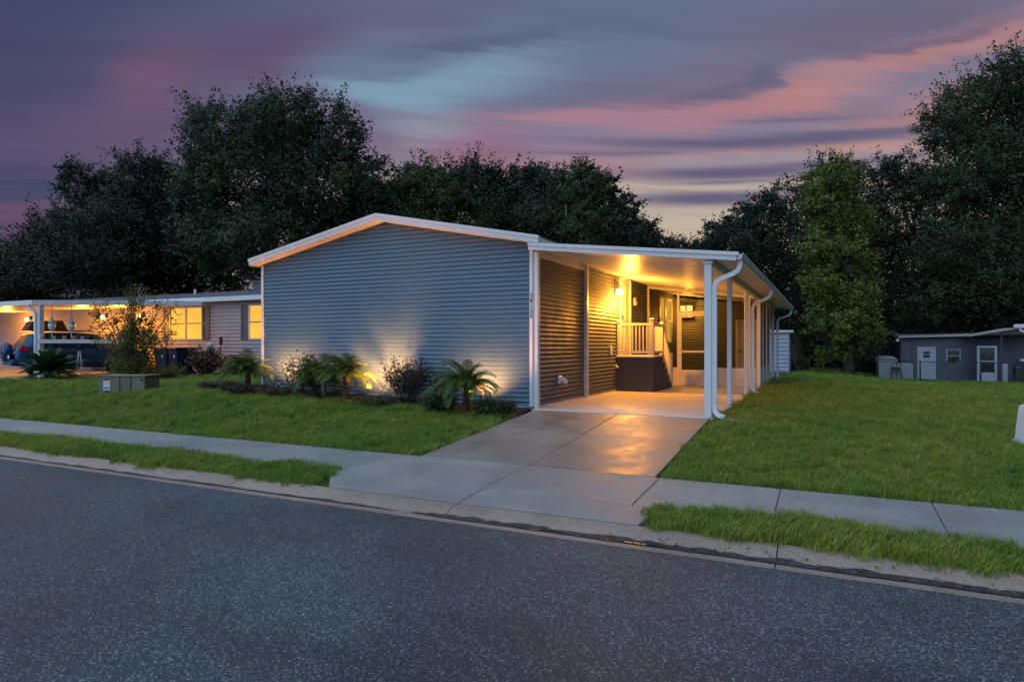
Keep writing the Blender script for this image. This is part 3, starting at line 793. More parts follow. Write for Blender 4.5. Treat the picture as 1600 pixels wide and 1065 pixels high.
for k in range(9):
    ux = .23 + (LU-.31-.0)*k/8.0
    if bal is None: bal = part('baluster', MB().box(ux-.017,ux+.017,y_-.017,y_+.017,LZ+.12,ZT-.08), M_vinyl, ld); b0 = ux
    else: dup(bal, ld, (ux-b0,0,0))
xr = LU-.03
rail((xr,LV0+.09,ZT-.05),(xr,LV1-.07,ZT-.05)); rail((xr,LV0+.09,LZ+.09),(xr,LV1-.07,LZ+.09))
bal = None
for k in range(7):
    vy = LV0+.17+(LV1-LV0-.33)*k/6.0
    if bal is None: bal = part('baluster', MB().box(xr-.017,xr+.017,vy-.017,vy+.017,LZ+.12,ZT-.08), M_vinyl, ld); b0 = vy
    else: dup(bal, ld, (0,vy-b0,0))
VE = LV1+1.10; ZE = .10
rail_post(xr, VE, .017, .017+.92)
rail((xr,LV1+.03,ZT-.06),(xr,VE-.05,.87)); rail((xr,LV1+.03,LZ+.06),(xr,VE-.05,.16))
for k in range(7):
    t = (k+.6)/7.2; vy = LV1+.03+(VE-.05-LV1-.03)*t; zlo = LZ+.06+(.16-LZ-.06)*t+.02; zhi = ZT-.06+(.87-ZT+.06)*t-.02
    part('baluster', MB().box(xr-.017,xr+.017,vy-.017,vy+.017,zlo,zhi), M_vinyl, ld)

# ------------------------------------------------------------------ lamps on the house
def point(name, loc, power, col, r_=.05, parent=None):
    l = bpy.data.lights.new(name, 'POINT'); l.energy = power; l.color = col; l.shadow_soft_size = r_
    o = bpy.data.objects.new(name, l); COL.objects.link(o); o.location = loc
    if parent is not None:
        o.parent = parent; o.location = Vector(loc) - ORIG[parent.name][0]
    return o
def spot(name, loc, target, power, col, ang, blend, r_=.03, parent=None):
    l = bpy.data.lights.new(name, 'SPOT'); l.energy = power; l.color = col; l.shadow_soft_size = r_; l.spot_size = R(ang); l.spot_blend = blend
    o = bpy.data.objects.new(name, l); COL.objects.link(o)
    o.rotation_euler = (Vector(target)-Vector(loc)).to_track_quat('-Z', 'Y').to_euler(); o.location = loc
    if parent is not None:
        o.parent = parent; o.location = Vector(loc) - ORIG[parent.name][0]
    return o
AMB = (1.0, .36, .035)
sc_ = thing('wall_sconce', 'lit two bulb wall sconce on siding beside the entry door', 'sconce', (.07, 5.05, 2.62))
mb = MB(); mb.bbox(.07,.10,4.98,5.12,2.55,2.95,.008); part('back_plate', mb, M_dark, sc_)
mb = MB(); mb.tube([(.09,5.05,2.80),(.16,5.05,2.86),(.20,5.05,2.80),(.20,5.05,2.70)], .012, 8); mb.tube([(.20,4.90,2.69),(.20,5.20,2.69)], .012, 8); part('arm', mb, M_dark, sc_)
for dv in (-.14, .14):
    mb = MB(); mb.lathe([(.02,.0),(.04,-.02),(.055,-.06),(.055,-.10),(.035,-.14),(.01,-.15)], (.20,5.05+dv,2.68), 14); part('bulb', mb, M_bulb, sc_, True)
point('sconce_light', (.38,5.05,2.34), 400, AMB, .10, sc_)
lan = thing('porch_lantern', 'square lit lantern on rear wall inside screened porch', 'lantern', (.56, 12.1, 2.35))
ln = (.56, 12.02)
mb = MB(); mb.box(ln[0]-.20,ln[0]+.20,12.155,12.18,2.20,2.68); part('back_plate', mb, M_dark, lan)
for (x0, x1) in ((-.20,-.06),(.02,.20)):
    mb = MB(); mb.bbox(ln[0]+x0, ln[0]+x1, 12.0, 12.14, 2.22, 2.62, .006); part('lamp_glass', mb, M_lantern, lan)
mb = MB(); mb.box(ln[0]-.23,ln[0]+.23,11.98,12.155,2.622,2.66); mb.box(ln[0]-.23,ln[0]+.23,11.98,12.155,2.19,2.218); part('cap', mb, M_dark, lan)
point('lantern_light', (.56,11.75,2.4), 120, AMB, .12, lan)
SPOTC = (1.0, .345, .10)
def garden_spot(loc, target, power, label, ang=110):
    x, y, z = loc; t = thing('garden_spotlight', label, 'spotlight', (x, y, G(x, y)), group='uplights in the front bed')
    dr = (Vector(target)-Vector(loc)).normalized(); c = Vector(loc)-dr*.05
    mb = MB(); mb.tube([(x,y,G(x,y)-.05),(x,y,z-.06)], .01, 6); part('stake', mb, M_dark, t)
    mb = MB(); mb.tube([c-dr*.10, c-dr*.02, c+dr*.02], [.022,.035,.036], 12); part('housing', mb, M_dark, t)
    mb = MB(); mb.tube([c+dr*.021, c+dr*.024], .030, 12); part('lens', mb, M_lens, t)
    spot('spot_light', Vector(loc)+dr*.02, target, power, SPOTC, ang, 1.0, .07, t)
garden_spot((-6.12,-.45,.36), (-6.12,-.0,1.6), 400, 'small black uplight beside the left palm near the house corner', 155)
garden_spot((-3.22,-.80,.22), (-3.6,.0,1.5), 850, 'small black uplight beside the twin trunk palm near the wall', 125)
garden_spot((-.95,-.50,.10), (-.92,.0,1.6), 520, 'small black uplight behind the rounded palm near the corner', 125)

# ------------------------------------------------------------------ leaves and plants
def unit(n):
    a = rng.normal(size=(n,3)); return a/np.linalg.norm(a, axis=1, keepdims=True)
def leaf_arrays(Pn, L, Wd, up=.25, outward=None):
    """diamond leaves at points Pn, upper face turned outwards"""
    n = len(Pn); a = unit(n)
    if outward is not None: a = a + outward*.5
    a[:,2] *= .75; a /= np.linalg.norm(a, axis=1, keepdims=True)
    b = np.cross(a, unit(n) + np.array([0,0,up])); b /= (np.linalg.norm(b, axis=1, keepdims=True)+1e-9)
    if outward is not None:
        fl = np.where((np.cross(a, b)*outward).sum(1) < 0, -1.0, 1.0)[:,None]; b = b*fl
    l = (L*rng.uniform(.6, 1.3, n))[:,None]; w_ = (Wd*rng.uniform(.6, 1.3, n))[:,None]
    V = np.stack([Pn-a*l*.5, Pn-b*w_*.5-a*l*.05, Pn+a*l*.5, Pn+b*w_*.5-a*l*.05], 1)
    return V.reshape(-1,3), np.cross(a, b)
def leaf_mesh(name, Pn, L, Wd, m, parent, outward=None, org=None):
    V, nr = leaf_arrays(np.asarray(Pn, float), L, Wd, outward=outward)
    F = np.arange(len(V)).reshape(-1,4); me = fastmesh(name, V, F)
    o = link(name, me, m, parent, outward is not None)
    if outward is not None:
        q = outward*.50 + nr*.75 + np.array([0,0,.10]); q /= np.linalg.norm(q, axis=1, keepdims=True)
        me.normals_split_custom_set_from_vertices(np.repeat(q, 4, 0))
    return o

def limb(mb, p, q, r0, r1, n=6, wob=.12, seg=4):
    p, q = Vector(p), Vector(q); L = (q-p).length; pts_ = []; rs = []
    for i in range(seg+1):
        t = i/seg; j = Vector(rng.normal(size=3))*wob*L*.25*(math.sin(math.pi*t))
        pts_.append(p.lerp(q, t)+j); rs.append(r0+(r1-r0)*t)
    mb.tube(pts_, rs, n)

DENS = 2.35
def tree(label, loc, lobes, trunk_r, fork, leaves, m, lsz=.205, cat='tree', dens=1.0, moss=False, sprig=.6, bark=None, name='oak_tree', group='trees behind the houses', ctr=.45):
    """lobes: (dx, dy, z, rx, ry, rz) relative to the trunk foot"""
    x, y = loc; z0 = G(x, y) - .1
    t = thing(name, label, cat, (x, y, z0), group=group)
    lob = np.array(lobes, float); lob[:,3:] *= .94; mb = MB(); top = Vector((0,0,fork))
    limb(mb, (0,0,0), top, trunk_r*1.25, trunk_r*.8, 9, .08, 5)
    areas = (lob[:,3]*lob[:,4]+lob[:,3]*lob[:,5]+lob[:,4]*lob[:,5]); areas /= areas.sum()
    PP = []; OO = []
    ncl_tot = int(leaves*DENS/34)
    for (cx, cy, cz, rx, ry, rz), ar in zip(lob, areas):
        c = np.array([cx, cy, cz]); limb(mb, top*(.75+.25*random.random()), (cx*.9, cy*.9, cz-rz*.25), trunk_r*.5, trunk_r*.18, 6, .25, 5)
        ncl = max(8, int(ncl_tot*ar)); dirs = unit(ncl)
        rad = np.where(rng.random(ncl) < .72, rng.uniform(.78, 1.06, ncl), rng.uniform(ctr, .8, ncl))
        cen = c + dirs*np.array([rx, ry, rz])*rad[:,None]
        # irregular surface
        cen += rng.normal(size=(ncl,3))*np.array([rx,ry,rz])*.05
        for k in range(ncl):
            rc = rng.uniform(.32, .62)*min(1.3, (rx+rz)*.22)
            n = int(34*rng.uniform(.5,1.4)*dens)
            q = rng.normal(size=(n,3))*rc*np.array([1,1,.6])*.62
            PP.append(cen[k]+q); oo = dirs[k]*.55+q/(np.linalg.norm(q,axis=1,keepdims=True)+1e-6)*.6; OO.append(oo/np.linalg.norm(oo,axis=1,keepdims=True))
            if rad[k] > .85 and rng.random() < sprig:
                # loose sprig reaching beyond the crown
                dv = dirs[k]+np.array([0,0,.35])+rng.normal(size=3)*.35; dv /= np.linalg.norm(dv)
                ln_ = rng.uniform(.7, 2.3)*min(1.2, (rx+rz)*.2); ns = int(22*dens)
                tt = rng.random(ns)[:,None]**.8
                PP.append(cen[k]+dv*tt*ln_+rng.normal(size=(ns,3))*.13); OO.append(np.repeat(dv[None], ns, 0))
                if rng.random() < .5: mb.tube([cen[k], cen[k]+dv*ln_*.9], [.025,.01], 3)
        for k in rng.choice(ncl, min(ncl, 7), replace=False):
            limb(mb, (cx*.9, cy*.9, cz-rz*.25), cen[k], trunk_r*.16, .02, 4, .2, 3)
    part('trunk', mb, bark or M_bark, t, True, local=True)
    PP = np.concatenate(PP); OO = np.concatenate(OO)
    leaf_mesh('crown', PP, lsz, lsz*.52, m, t, outward=OO)
    if moss:
        V = []; Fm = []
        mm = MB()
        for _ in range(70):
            l = lob[rng.integers(len(lob))]; d_ = unit(1)[0]; p = l[:3]+d_*l[3:]*.9
            p[2] = min(p[2], l[2]+l[5]*.2); ln_ = rng.uniform(.4, 1.3); a = rng.uniform(0, 6.3); w_ = rng.uniform(.02,.05)
            ux, uy = math.cos(a)*w_, math.sin(a)*w_
            mm.add([(p[0]-ux,p[1]-uy,p[2]),(p[0]+ux,p[1]+uy,p[2]),(p[0]+ux*.8+rng.normal()*.05,p[1]+uy*.8,p[2]-ln_*.5),(p[0]-ux*.8,p[1]-uy*.8,p[2]-ln_*.5),(p[0]+rng.normal()*.08,p[1],p[2]-ln_)], [(0,1,2,3),(3,2,4)])
        part('hanging_moss', mm, M_moss, t, local=True)
    return t
CU, CV, TH = 5.05, -11.22, R(26.1)
def at(px_, depth):      # plan point under a column of the photograph at a given distance
    a = (px_-800)/1004; s, c = math.sin(TH), math.cos(TH)
    return (CU+depth*(a*c-s), CV+depth*(a*s+c))
def lobes_px(px0, depth, items, gz):
    """crown lobes given as (px, py, half-width px, half-height px, depth offset)"""
    out = []; s, c = math.sin(TH), math.cos(TH); k = depth/1004; rr = random.Random(int(px0)+int(depth))
    for (px_, py_, hw, hh, dd) in items:
        xr_ = (px_-px0)*k; out.append((xr_*c-dd*s, xr_*s+dd*c, 1.22+(539-py_)*k-gz+.1, hw*k, hw*k*(.75+.3*rr.random()), hh*k))
    return out
def ptree(label, px0, depth, items, tr, fork, leaves, m, **kw):
    x, y = at(px0, depth); return tree(label, (x, y), lobes_px(px0, depth, items, G(x, y)), tr, fork, leaves, m, **kw)

ptree('tallest dark oak, broad crowned, rising behind the left part of the blue house', 430, 36,
      [(345,215,55,50,0),(400,190,50,42,1),(455,195,55,45,-1),(520,215,45,50,0),(565,270,36,42,1),(330,290,50,45,-1),(410,275,80,60,0),(500,300,80,60,0),(575,320,35,40,0),(430,380,110,55,0),(540,380,70,50,1),(340,370,60,50,0)],
      .5, 5.0, 36000, M_oak)
ptree('spreading dark oak behind the neighbouring carport, stepping down to the left', 190, 40,
      [(225,285,48,45,0),(150,310,42,40,1),(120,280,28,34,0),(265,305,40,45,0),(190,350,75,45,0),(110,370,60,45,0),(280,370,55,55,0),(160,410,90,40,0),(60,390,45,28,1)],
      .45, 4.0, 30000, M_oak2)
ptree('low dark tree at the far left edge above the carport roof', 20, 46,
      [(40,400,45,25,0),(-10,420,50,30,0),(60,430,60,30,0),(10,450,60,30,0)], .3, 2.5, 11000, M_oak2)
ptree('dark oak filling the gap between the two big oaks on the left', 310, 44,
      [(300,330,50,50,0),(350,400,60,50,0),(270,420,60,45,0)], .4, 3.5, 12000, M_oak2)
ptree('brighter green tree just right of the tallest oak above the roof ridge', 645, 40,
      [(645,290,38,36,0),(620,320,35,40,0),(675,315,38,40,0),(650,370,60,50,0)], .3, 4.0, 12000, M_mid)
ptree('rounded dark oak behind the ridge of the blue house', 730, 42,
      [(700,300,40,42,0),(745,290,42,38,0),(780,320,35,42,0),(730,350,70,50,0)], .35, 4.0, 15000, M_oak)
ptree('dark oak with two pointed tops over the right roof slope', 830, 42,
      [(812,290,22,32,0),(838,285,22,32,1),(868,300,24,32,0),(835,345,55,40,0)], .32, 4.0, 13000, M_oak2)
ptree('oak hung with grey moss strands behind the carport roof', 915, 40,
      [(910,290,26,32,0),(930,310,24,32,0),(895,330,30,32,0),(915,365,45,35,0)], .3, 4.0, 11000, M_oak, moss=True)
ptree('sparse open tree with sky showing through right of the mossy oak', 970, 41,
      [(958,295,14,24,0),(983,322,16,22,0),(965,345,28,26,0),(1005,358,20,16,0),(985,375,42,20,0)], .2, 4.5, 6500, M_oak2, sprig=.8)
ptree('low ragged shrubby tree in the sky gap behind the carport', 1050, 44,
      [(1030,382,26,14,0),(1070,388,28,12,0),(1050,402,50,16,0)], .18, 3.0, 4500, M_oak2, sprig=.5)
ptree('dark tree on the right side of the bright sky gap', 1150, 44,
      [(1122,365,20,22,0),(1158,345,24,28,0),(1195,332,28,34,0),(1150,390,55,45,0),(1190,420,55,50,0)], .3, 3.5, 13000, M_oak2, sprig=.5)
ptree('dark oak directly behind the pale green tree', 1250, 47,
      [(1235,315,28,32,0),(1280,290,36,38,0),(1320,280,36,34,0),(1250,380,60,60,0),(1330,370,70,70,0),(1260,470,70,55,0)], .4, 4, 17000, M_oak2)
ptree('dark tree between the pale green tree and the giant oak', 1400, 47,
      [(1375,285,26,38,0),(1410,268,30,34,0),(1445,300,34,40,0),(1400,350,55,60,0),(1440,420,60,60,0),(1390,470,60,50,0)], .4, 4, 16000, M_oak2)
ptree('tall narrow yellow green tree on the lawn beyond the carport', 1325, 37,
      [(1290,290,30,32,0),(1328,285,30,36,1),(1300,262,18,16,0),(1268,330,26,24,-1),(1342,345,34,38,1),(1300,345,34,30,0),(1258,392,24,24,-1),(1312,400,42,34,0),(1362,410,24,40,1),(1270,445,32,26,-1),(1322,465,40,30,0),(1368,480,22,34,1),(1258,485,18,16,-1),(1292,508,40,24,-1),(1345,520,36,24,0),(1300,548,26,14,0)],
      .28, 2.6, 18000, M_green, name='maple_tree')
ptree('giant dark oak cut by the right edge, towering over the navy house', 1560, 41,
      [(1480,205,42,46,0),(1535,160,50,50,1),(1595,130,45,55,0),(1650,150,70,80,0),(1530,260,65,60,0),(1600,250,60,70,0),(1470,300,40,42,-1),(1560,350,80,60,0),(1450,400,48,45,-2),(1490,440,70,55,-2),(1570,440,80,55,-1),(1650,350,80,90,0),(1420,470,36,32,-2),(1480,500,60,30,1),(1560,495,70,30,2),(1640,480,60,50,0)],
      .6, 4.5, 60000, M_oak)
for i, (px_, dp, lb, h_, wpx) in enumerate([
      (1262, 52, 'dark understory thicket behind the white shed', 60, 45), (1345, 42, 'dark bush mass at the foot of the yellow green tree', 50, 40),
      (1230, 56, 'tall dark thicket rising behind the screened porch', 110, 40), (1385, 45, 'dark shrub behind the pale spa box', 60, 35), (1450, 50, 'dark thicket behind the left end of the navy house roof', 95, 50), (1560, 52, 'dark thicket behind the right end of the navy house roof', 110, 60), (60, 48, 'dark thicket behind the left end of the neighbour roof', 150, 60), (200, 46, 'dark thicket behind the middle of the neighbour roof', 150, 60), (340, 46, 'dark thicket behind the chimney of the neighbour roof', 150, 55), (130, 52, 'dark thicket between the two left oaks at roof height', 160, 60)]):
    ptree(lb, px_, dp, [(px_, 580-h_*.6, wpx, h_*.6, 0), (px_-wpx*.4, 580-h_*.35, wpx*.8, h_*.4, 0), (px_+wpx*.4, 580-h_*.4, wpx*.7, h_*.4, 0)], .08, .8, 6000, M_oak2, name='bush', cat='bush', group='thickets at the back of the yard')
# far tree belt closing the horizon, one mass
Pm = []
for k in range(1500):
    uu = rng.uniform(-150, 130); vv = rng.uniform(62, 85) + abs(uu)*.05; hh = rng.uniform(0, 1)**.8*11
    n = 40; Pm.append(np.array([uu, vv, hh-1])+rng.normal(size=(n,3))*np.array([1.6,1.2,1.0]))
o = leaf_mesh('far_woods', np.concatenate(Pm), .7, .45, M_oak2, None); o['kind'] = 'stuff'

def shrub(label, loc, w_, h_, nstem, nleaf, lsz, m, cat='shrub', name='shrub', group='planting in the front bed', open_=.0, flat=1.0, zoff=.0, stemr=.012, aspect=.5):
    x, y = loc; z0 = G(x, y)+zoff; t = thing(name, label, cat, (x, y, z0), group=group); mb = MB(); PP = []
    per = max(4, nleaf//(nstem*3))
    for k in range(nstem):
        a = rng.uniform(0, 6.283); rr = rng.uniform(.15, 1)**.6; hx, hy = math.cos(a)*w_*.5*rr, math.sin(a)*w_*.5*rr
        ht = h_*rng.uniform(.68, 1.0)*(1-.25*rr*flat)
        base = Vector((hx*.22, hy*.22, -.03)); mid = Vector((hx*.6, hy*.6, ht*.55)); tip = Vector((hx, hy, ht))
        mb.tube([base, mid, tip], [stemr, stemr*.7, stemr*.25], 4)
        for j in range(3):
            st = base.lerp(tip, rng.uniform(.25,.7)); en = st + Vector((rng.normal()*w_*.13, rng.normal()*w_*.13, h_*rng.uniform(.08,.28)))
            mb.tube([st, en], [stemr*.5, stemr*.2], 3)
            tt = rng.random(per)[:,None]; PP.append(np.array(st)+(np.array(en)-np.array(st))*tt + rng.normal(size=(per,3))*lsz*.7)
        tt = (open_+(1-open_)*rng.random(per))[:,None]
        PP.append(np.array(mid)+(np.array(tip)-np.array(mid))*tt + rng.normal(size=(per,3))*lsz*.8)
    part('stems', mb, M_twig, t, local=True)
    Pn = np.concatenate(PP); Pn[:,2] = np.maximum(Pn[:,2], .02)
    leaf_mesh('foliage', Pn, lsz, lsz*aspect, m, t); return t

def frond_mesh(L, droop, npair, ll, m, lift=.9, w0=.012, vee=.5, name='frond'):
    """feather frond growing along +x, arching down; rachis plus paired leaflets"""
    V = []; F = []; th = lift; x = z = 0.0; pts_ = [(0,0,0)]; n = 14
    for i in range(n):
        th -= droop/n*(.5+i/n); x += math.cos(th)*L/n; z += math.sin(th)*L/n; pts_.append((x,0,z))
    mb = MB(); mb.tube(pts_, [.009*(1-.8*i/n) for i in range(n+1)], 4)
    for k in range(npair):
        t = .16+.83*k/(npair-1); i = min(n-1, int(t*n)); f = t*n-i
        p = Vector(pts_[i]).lerp(Vector(pts_[i+1]), f); dr_ = (Vector(pts_[i+1])-Vector(pts_[i])).normalized()
        up = Vector((-dr_.z,0,dr_.x)); l = ll*(math.sin(math.pi*min(1,.18+t*.80))**.7)*random.uniform(.85,1.1)
        for sg in (1,-1):
            d1 = (dr_*random.uniform(.55,.8) + Vector((0,sg,0)) + up*vee*random.uniform(.6,1.3)).normalized()
            d2 = (d1 + Vector((0,0,-.75))).normalized(); s_ = dr_*w0*.5
            m1 = p+d1*l*.5; m2 = m1+d2*l*.5
            mb.add([p-s_, p+s_, m1+s_*1.1, m1-s_*1.1, m2], [(0,1,2,3),(3,2,4)])
    me = bpy.data.meshes.new(name); me.from_pydata(mb.v, [], mb.f); me.update(); me.materials.append(m); return me
PF = [frond_mesh(.74*s, dr_, 42, .20, M_palm, lf, .009) for s, dr_, lf in ((1,1.5,.75),(.95,1.9,.9),(1.05,1.35,.55),(.9,1.2,1.15),(.8,1.0,1.35),(1.0,2.1,.6))]
def palm(label, stems, zoff=0.0, size=1.0, name='palm', group='palms in the front bed', nf=30):
    x, y = stems[0][0], stems[0][1]; t = thing(name, label, 'palm', (x, y, G(x, y)), group=group)
    for (sx, sy, h_, lean) in stems:
        mb = MB(); b = Vector((sx-x, sy-y, G(sx, sy)-G(x, y)-.05)); tp = b+Vector((lean[0], lean[1], h_)); n = 9
        mb.tube([b.lerp(tp, i/n)+Vector((0,0,0)) for i in range(n+1)], [(.062 if i%2 else .050)*(1.15-.15*i/n)*size for i in range(n+1)], 9)
        part('trunk', mb, M_trunkpalm, t, True, local=True)
        for k in range(nf):
            me = PF[(k*5+2) % 6]; o = bpy.data.objects.new('frond', me); COL.objects.link(o); o.parent = t
            o.location = tp + Vector((0,0,.0)); tier = k/nf
            o.rotation_euler = (random.uniform(-.3,.3), -.55*tier+random.uniform(-.12,.12)+.32, k*2.39996+random.uniform(-.25,.25))
            wl_ = max(0, math.sin(k*2.39996)); o.scale = (size*random.uniform(.82,1.08)*(1-.42*wl_),)*3
    return t
palm('rounded single trunk palm nearest the house corner, glowing from behind', [(-.99,-.85,.50,(.02,.0))], size=1.12, nf=60)
palm('twin trunk palm in the middle of the bed, right fronds lit yellow', [(-3.87,-.80,.55,(-.03,.02)), (-4.60,-.60,.44,(-.14,.0))], size=1.08, nf=54)
palm('palm at the left house corner with one side lit yellow', [(-6.92,-.62,.44,(0,.02))], size=1.08, nf=54)
shrub('open leafy dark shrub against the wall between left and twin palms', (-5.32,-.62), 1.05, 1.2, 32, 1000, .06, M_shrubdark, stemr=.008)
shrub('small dark shrub tucked under the twin trunk palm', (-4.85,-.55), .7, .70, 16, 480, .055, M_shrubdark, stemr=.007)
shrub('dense dark upright shrub left of the rounded palm', (-2.52,-.55), 1.08, 1.12, 50, 2100, .055, M_shrubdark, stemr=.008)
shrub('thin wispy shrub with bare tips between dark shrub and rounded palm', (-1.80,-.50), .62, 1.08, 14, 300, .045, M_shrubdark, stemr=.006)
shrub('low spreading green shrub at the left foot of the rounded palm', (-1.45,-1.0), .85, .46, 30, 1300, .055, M_lowgreen)
shrub('low leafy shrub at the right foot of the rounded palm', (-.46,-1.02), .60, .42, 26, 1000, .055, M_lowgreen)
shrub('small clipped round bush next to the driveway corner', (-.22,-.74), .46, .32, 30, 1200, .045, M_lowgreen)
for i, (x, y, lb) in enumerate([(-7.55,-.85,'low dark ground cover left of the corner palm'), (-6.85,-1.0,'low dark ground cover in front of the corner palm'), (-6.5,-1.08,'low ground cover by the white corner trim of the house'), (-5.6,-.95,'low ground cover under the open leafy shrub'), (-2.9,-1.1,'low tuft between twin palm and dense shrub')]):
    shrub(lb, (x, y), .95, .24, 30, 1100, .05, M_shrubdark if i < 4 else M_lowgreen, stemr=.006)

# ------------------------------------------------------------------ left neighbour
M_nsiding = mat('mauve_grey_siding', (.33,.285,.30), .5, .05, 3)
M_shutter = mat('slate_shutter', (.06,.065,.085), .5, .08)
nb_ = thing('neighbour_house', 'mauve grey sided neighbour house with lit windows and dark shutters', 'house', (-20, 6.5, 0))
NV = 6.5; NZ = 2.98
mb = MB(); mb.box(-36, -12.5, NV, NV+6, -.3, NZ); nw = part('front_wall', mb, M_nsiding, nb_)
w1 = (-19.35,-17.48,1.48,2.72); w2 = (-14.80,-13.70,1.48,2.72)
side_boards(nw, M_nsiding, (-36,NV), (-12.5,NV), .0, NZ, (0,-1,0), .14, [(36+w1[0]-.07, 36+w1[1]+.07, w1[2]-.08, w1[3]+.08), (36+w2[0]-.07, 36+w2[1]+.07, w2[2]-.08, w2[3]+.08)])
def nwindow(w_, n):
    a, b, c, d_ = w_; mb = MB(); f = .06
    mb.box(a-f,a,NV-.06,NV+.02,c-f,d_+f); mb.box(b,b+f,NV-.06,NV+.02,c-f,d_+f); mb.box(a,b,NV-.05,NV+.02,d_,d_+f); mb.box(a,b,NV-.05,NV+.02,c-f,c)
    wd = part('window', mb, M_cream, nb_); st = (b-a)/n
    for k in range(n):
        p, q = a+k*st+(.05 if k else 0), a+(k+1)*st-(.05 if k < n-1 else 0)
        if k: part('mullion', MB().box(a+k*st-.05,a+k*st+.05,NV-.05,NV+.02,c,d_), M_cream, wd)
        part('pane', MB().box(p,q,NV-.01,NV-.005,(c+d_)/2+.02,d_), M_window, wd); part('pane', MB().box(p,q,NV-.02,NV-.015,c,(c+d_)/2-.02), M_window, wd)
        part('sash_rail', MB().box(p,q,NV-.035,NV-.004,(c+d_)/2-.02,(c+d_)/2+.02), M_shutter, wd)
nwindow(w1, 2); nwindow(w2, 1)
def shutter(a, b, c, d_):
    mb = MB(); mb.box(a,a+.05,NV-.05,NV-.017,c,d_); mb.box(b-.05,b,NV-.05,NV-.017,c,d_); mb.box(a+.05,b-.05,NV-.05,NV-.017,d_-.07,d_); mb.box(a+.05,b-.05,NV-.05,NV-.017,c,c+.07); mb.box(a+.05,b-.05,NV-.05,NV-.017,(c+d_)/2-.05,(c+d_)/2+.05)
    mb.box(a+.05,b-.05,NV-.035,NV-.017,c+.07,d_-.07); part('shutter', mb, M_shutter, nb_)
shutter(-19.80,-19.42,1.42,2.78); shutter(-17.41,-17.03,1.42,2.78); shutter(-15.27,-14.87,1.42,2.78)
mb = MB(); mb.prism([(-36.3,NV-.35,NZ-.0),(-36.3,NV-.35,NZ+.10),(-36.3,NV+3.2,NZ+.72),(-36.3,NV+6.4,NZ+.10),(-36.3,NV+6.4,NZ)], (24.2,0,0)); part('roof', mb, M_shingle, nb_)
mb = MB(); mb.box(-36.32,-12.08,NV-.39,NV-.352,NZ-.06,NZ+.115); part('eave_fascia', mb, M_white, nb_)
mb = MB(); mb.box(-17.6,-17.05,NV+2.6,NV+3.1,NZ+.5,NZ+.98); mb.box(-17.68,-16.97,NV+2.52,NV+3.18,NZ+.98,NZ+1.05); part('chimney_cap', mb, M_shutter, nb_)
mb = MB(); mb.tube([(-20.5,NV+2,NZ+.4),(-20.5,NV+2,NZ+.75)], .06, 8); part('vent_pipe', mb, M_white, nb_)
# its carport
nc = thing('neighbour_carport', 'white flat carport roof glowing orange inside, in front of the neighbour house', 'carport', (-22, 3, 0))
CA = (-20.66,2.0); CB = (-16.95,6.05)
mb = MB(); mb.prism([(CA[0],CA[1],2.70),(CB[0],CB[1],2.80),(-36,6.08,2.80),(-36,2.0,2.70)], (0,0,.05)); part('roof_deck', mb, M_white, nc)
def fas(a, b, za, zb, h_=.17, th=.05):
    a, b = Vector((a[0],a[1],za)), Vector((b[0],b[1],zb)); n = (b-a).cross(Vector((0,0,1))).normalized()*th
    mb = MB(); mb.prism([a-Vector((0,0,h_*.5)), b-Vector((0,0,h_*.5)), b+Vector((0,0,h_*.5)), a+Vector((0,0,h_*.5))], n); return mb
part('side_fascia', fas(CA, CB, 2.76, 2.86), M_white, nc); part('front_fascia', fas((-36,2.0), CA, 2.76, 2.76), M_white, nc)
mb = MB(); mb.bbox(-20.62,-20.46,2.1,2.26,-.1,2.68,.01); part('post', mb, M_white, nc)
mb = MB(); mb.rtube([(-21.0,2.02,2.66),(-20.95,2.02,2.58),(-20.72,2.05,2.47),(-20.66,2.08,2.40),(-20.66,2.08,.1)], .04, .05, (0,1,0)); part('downspout', mb, M_white, nc)
def porch_lamp(loc, label, power):
    t = thing('porch_lamp', label, 'lamp', loc, group='lamps under the neighbour carport'); x, y, z = loc
    mb = MB(); mb.bbox(x-.06,x+.06,y+.02,y+.06,z-.02,z+.18,.005); mb.tube([(x,y+.03,z+.14),(x,y-.1,z+.18),(x,y-.12,z+.12)], .012, 6); part('bracket', mb, M_dark, t)
    mb = MB(); mb.lathe([(.02,.09),(.07,.05),(.085,-.01),(.065,-.07),(.02,-.10)], (x,y-.12,z), 12); part('globe', mb, M_bulb, t, True)
    point('porch_light', (x,y-.95,z-.25), power, AMB, .15, t)
porch_lamp((-21.1,6.38,2.45), 'brighter lit globe lamp behind the crape myrtle on the neighbour wall', 190)
porch_lamp((-23.6,6.38,2.45), 'lit globe lamp left of the crape myrtle behind the hanging feeders', 190)
porch_lamp((-29.5,6.38,2.45), 'added unseen globe lamp on the wall behind the blue car', 260)  # extra lamp, added to spread the orange light evenly along the wall
mb = MB(); mb.add([(-40,1.0,G(-40,1)+.02),(-19.3,1.0,.03),(-17.2,6.4,.06),(-40,6.4,.06),(-40,-5.1,-.33),(-23.5,-3.9,-.27)],[(0,1,2,3),(4,5,1,0)]); struct('neighbour_driveway', mb, M_walk)

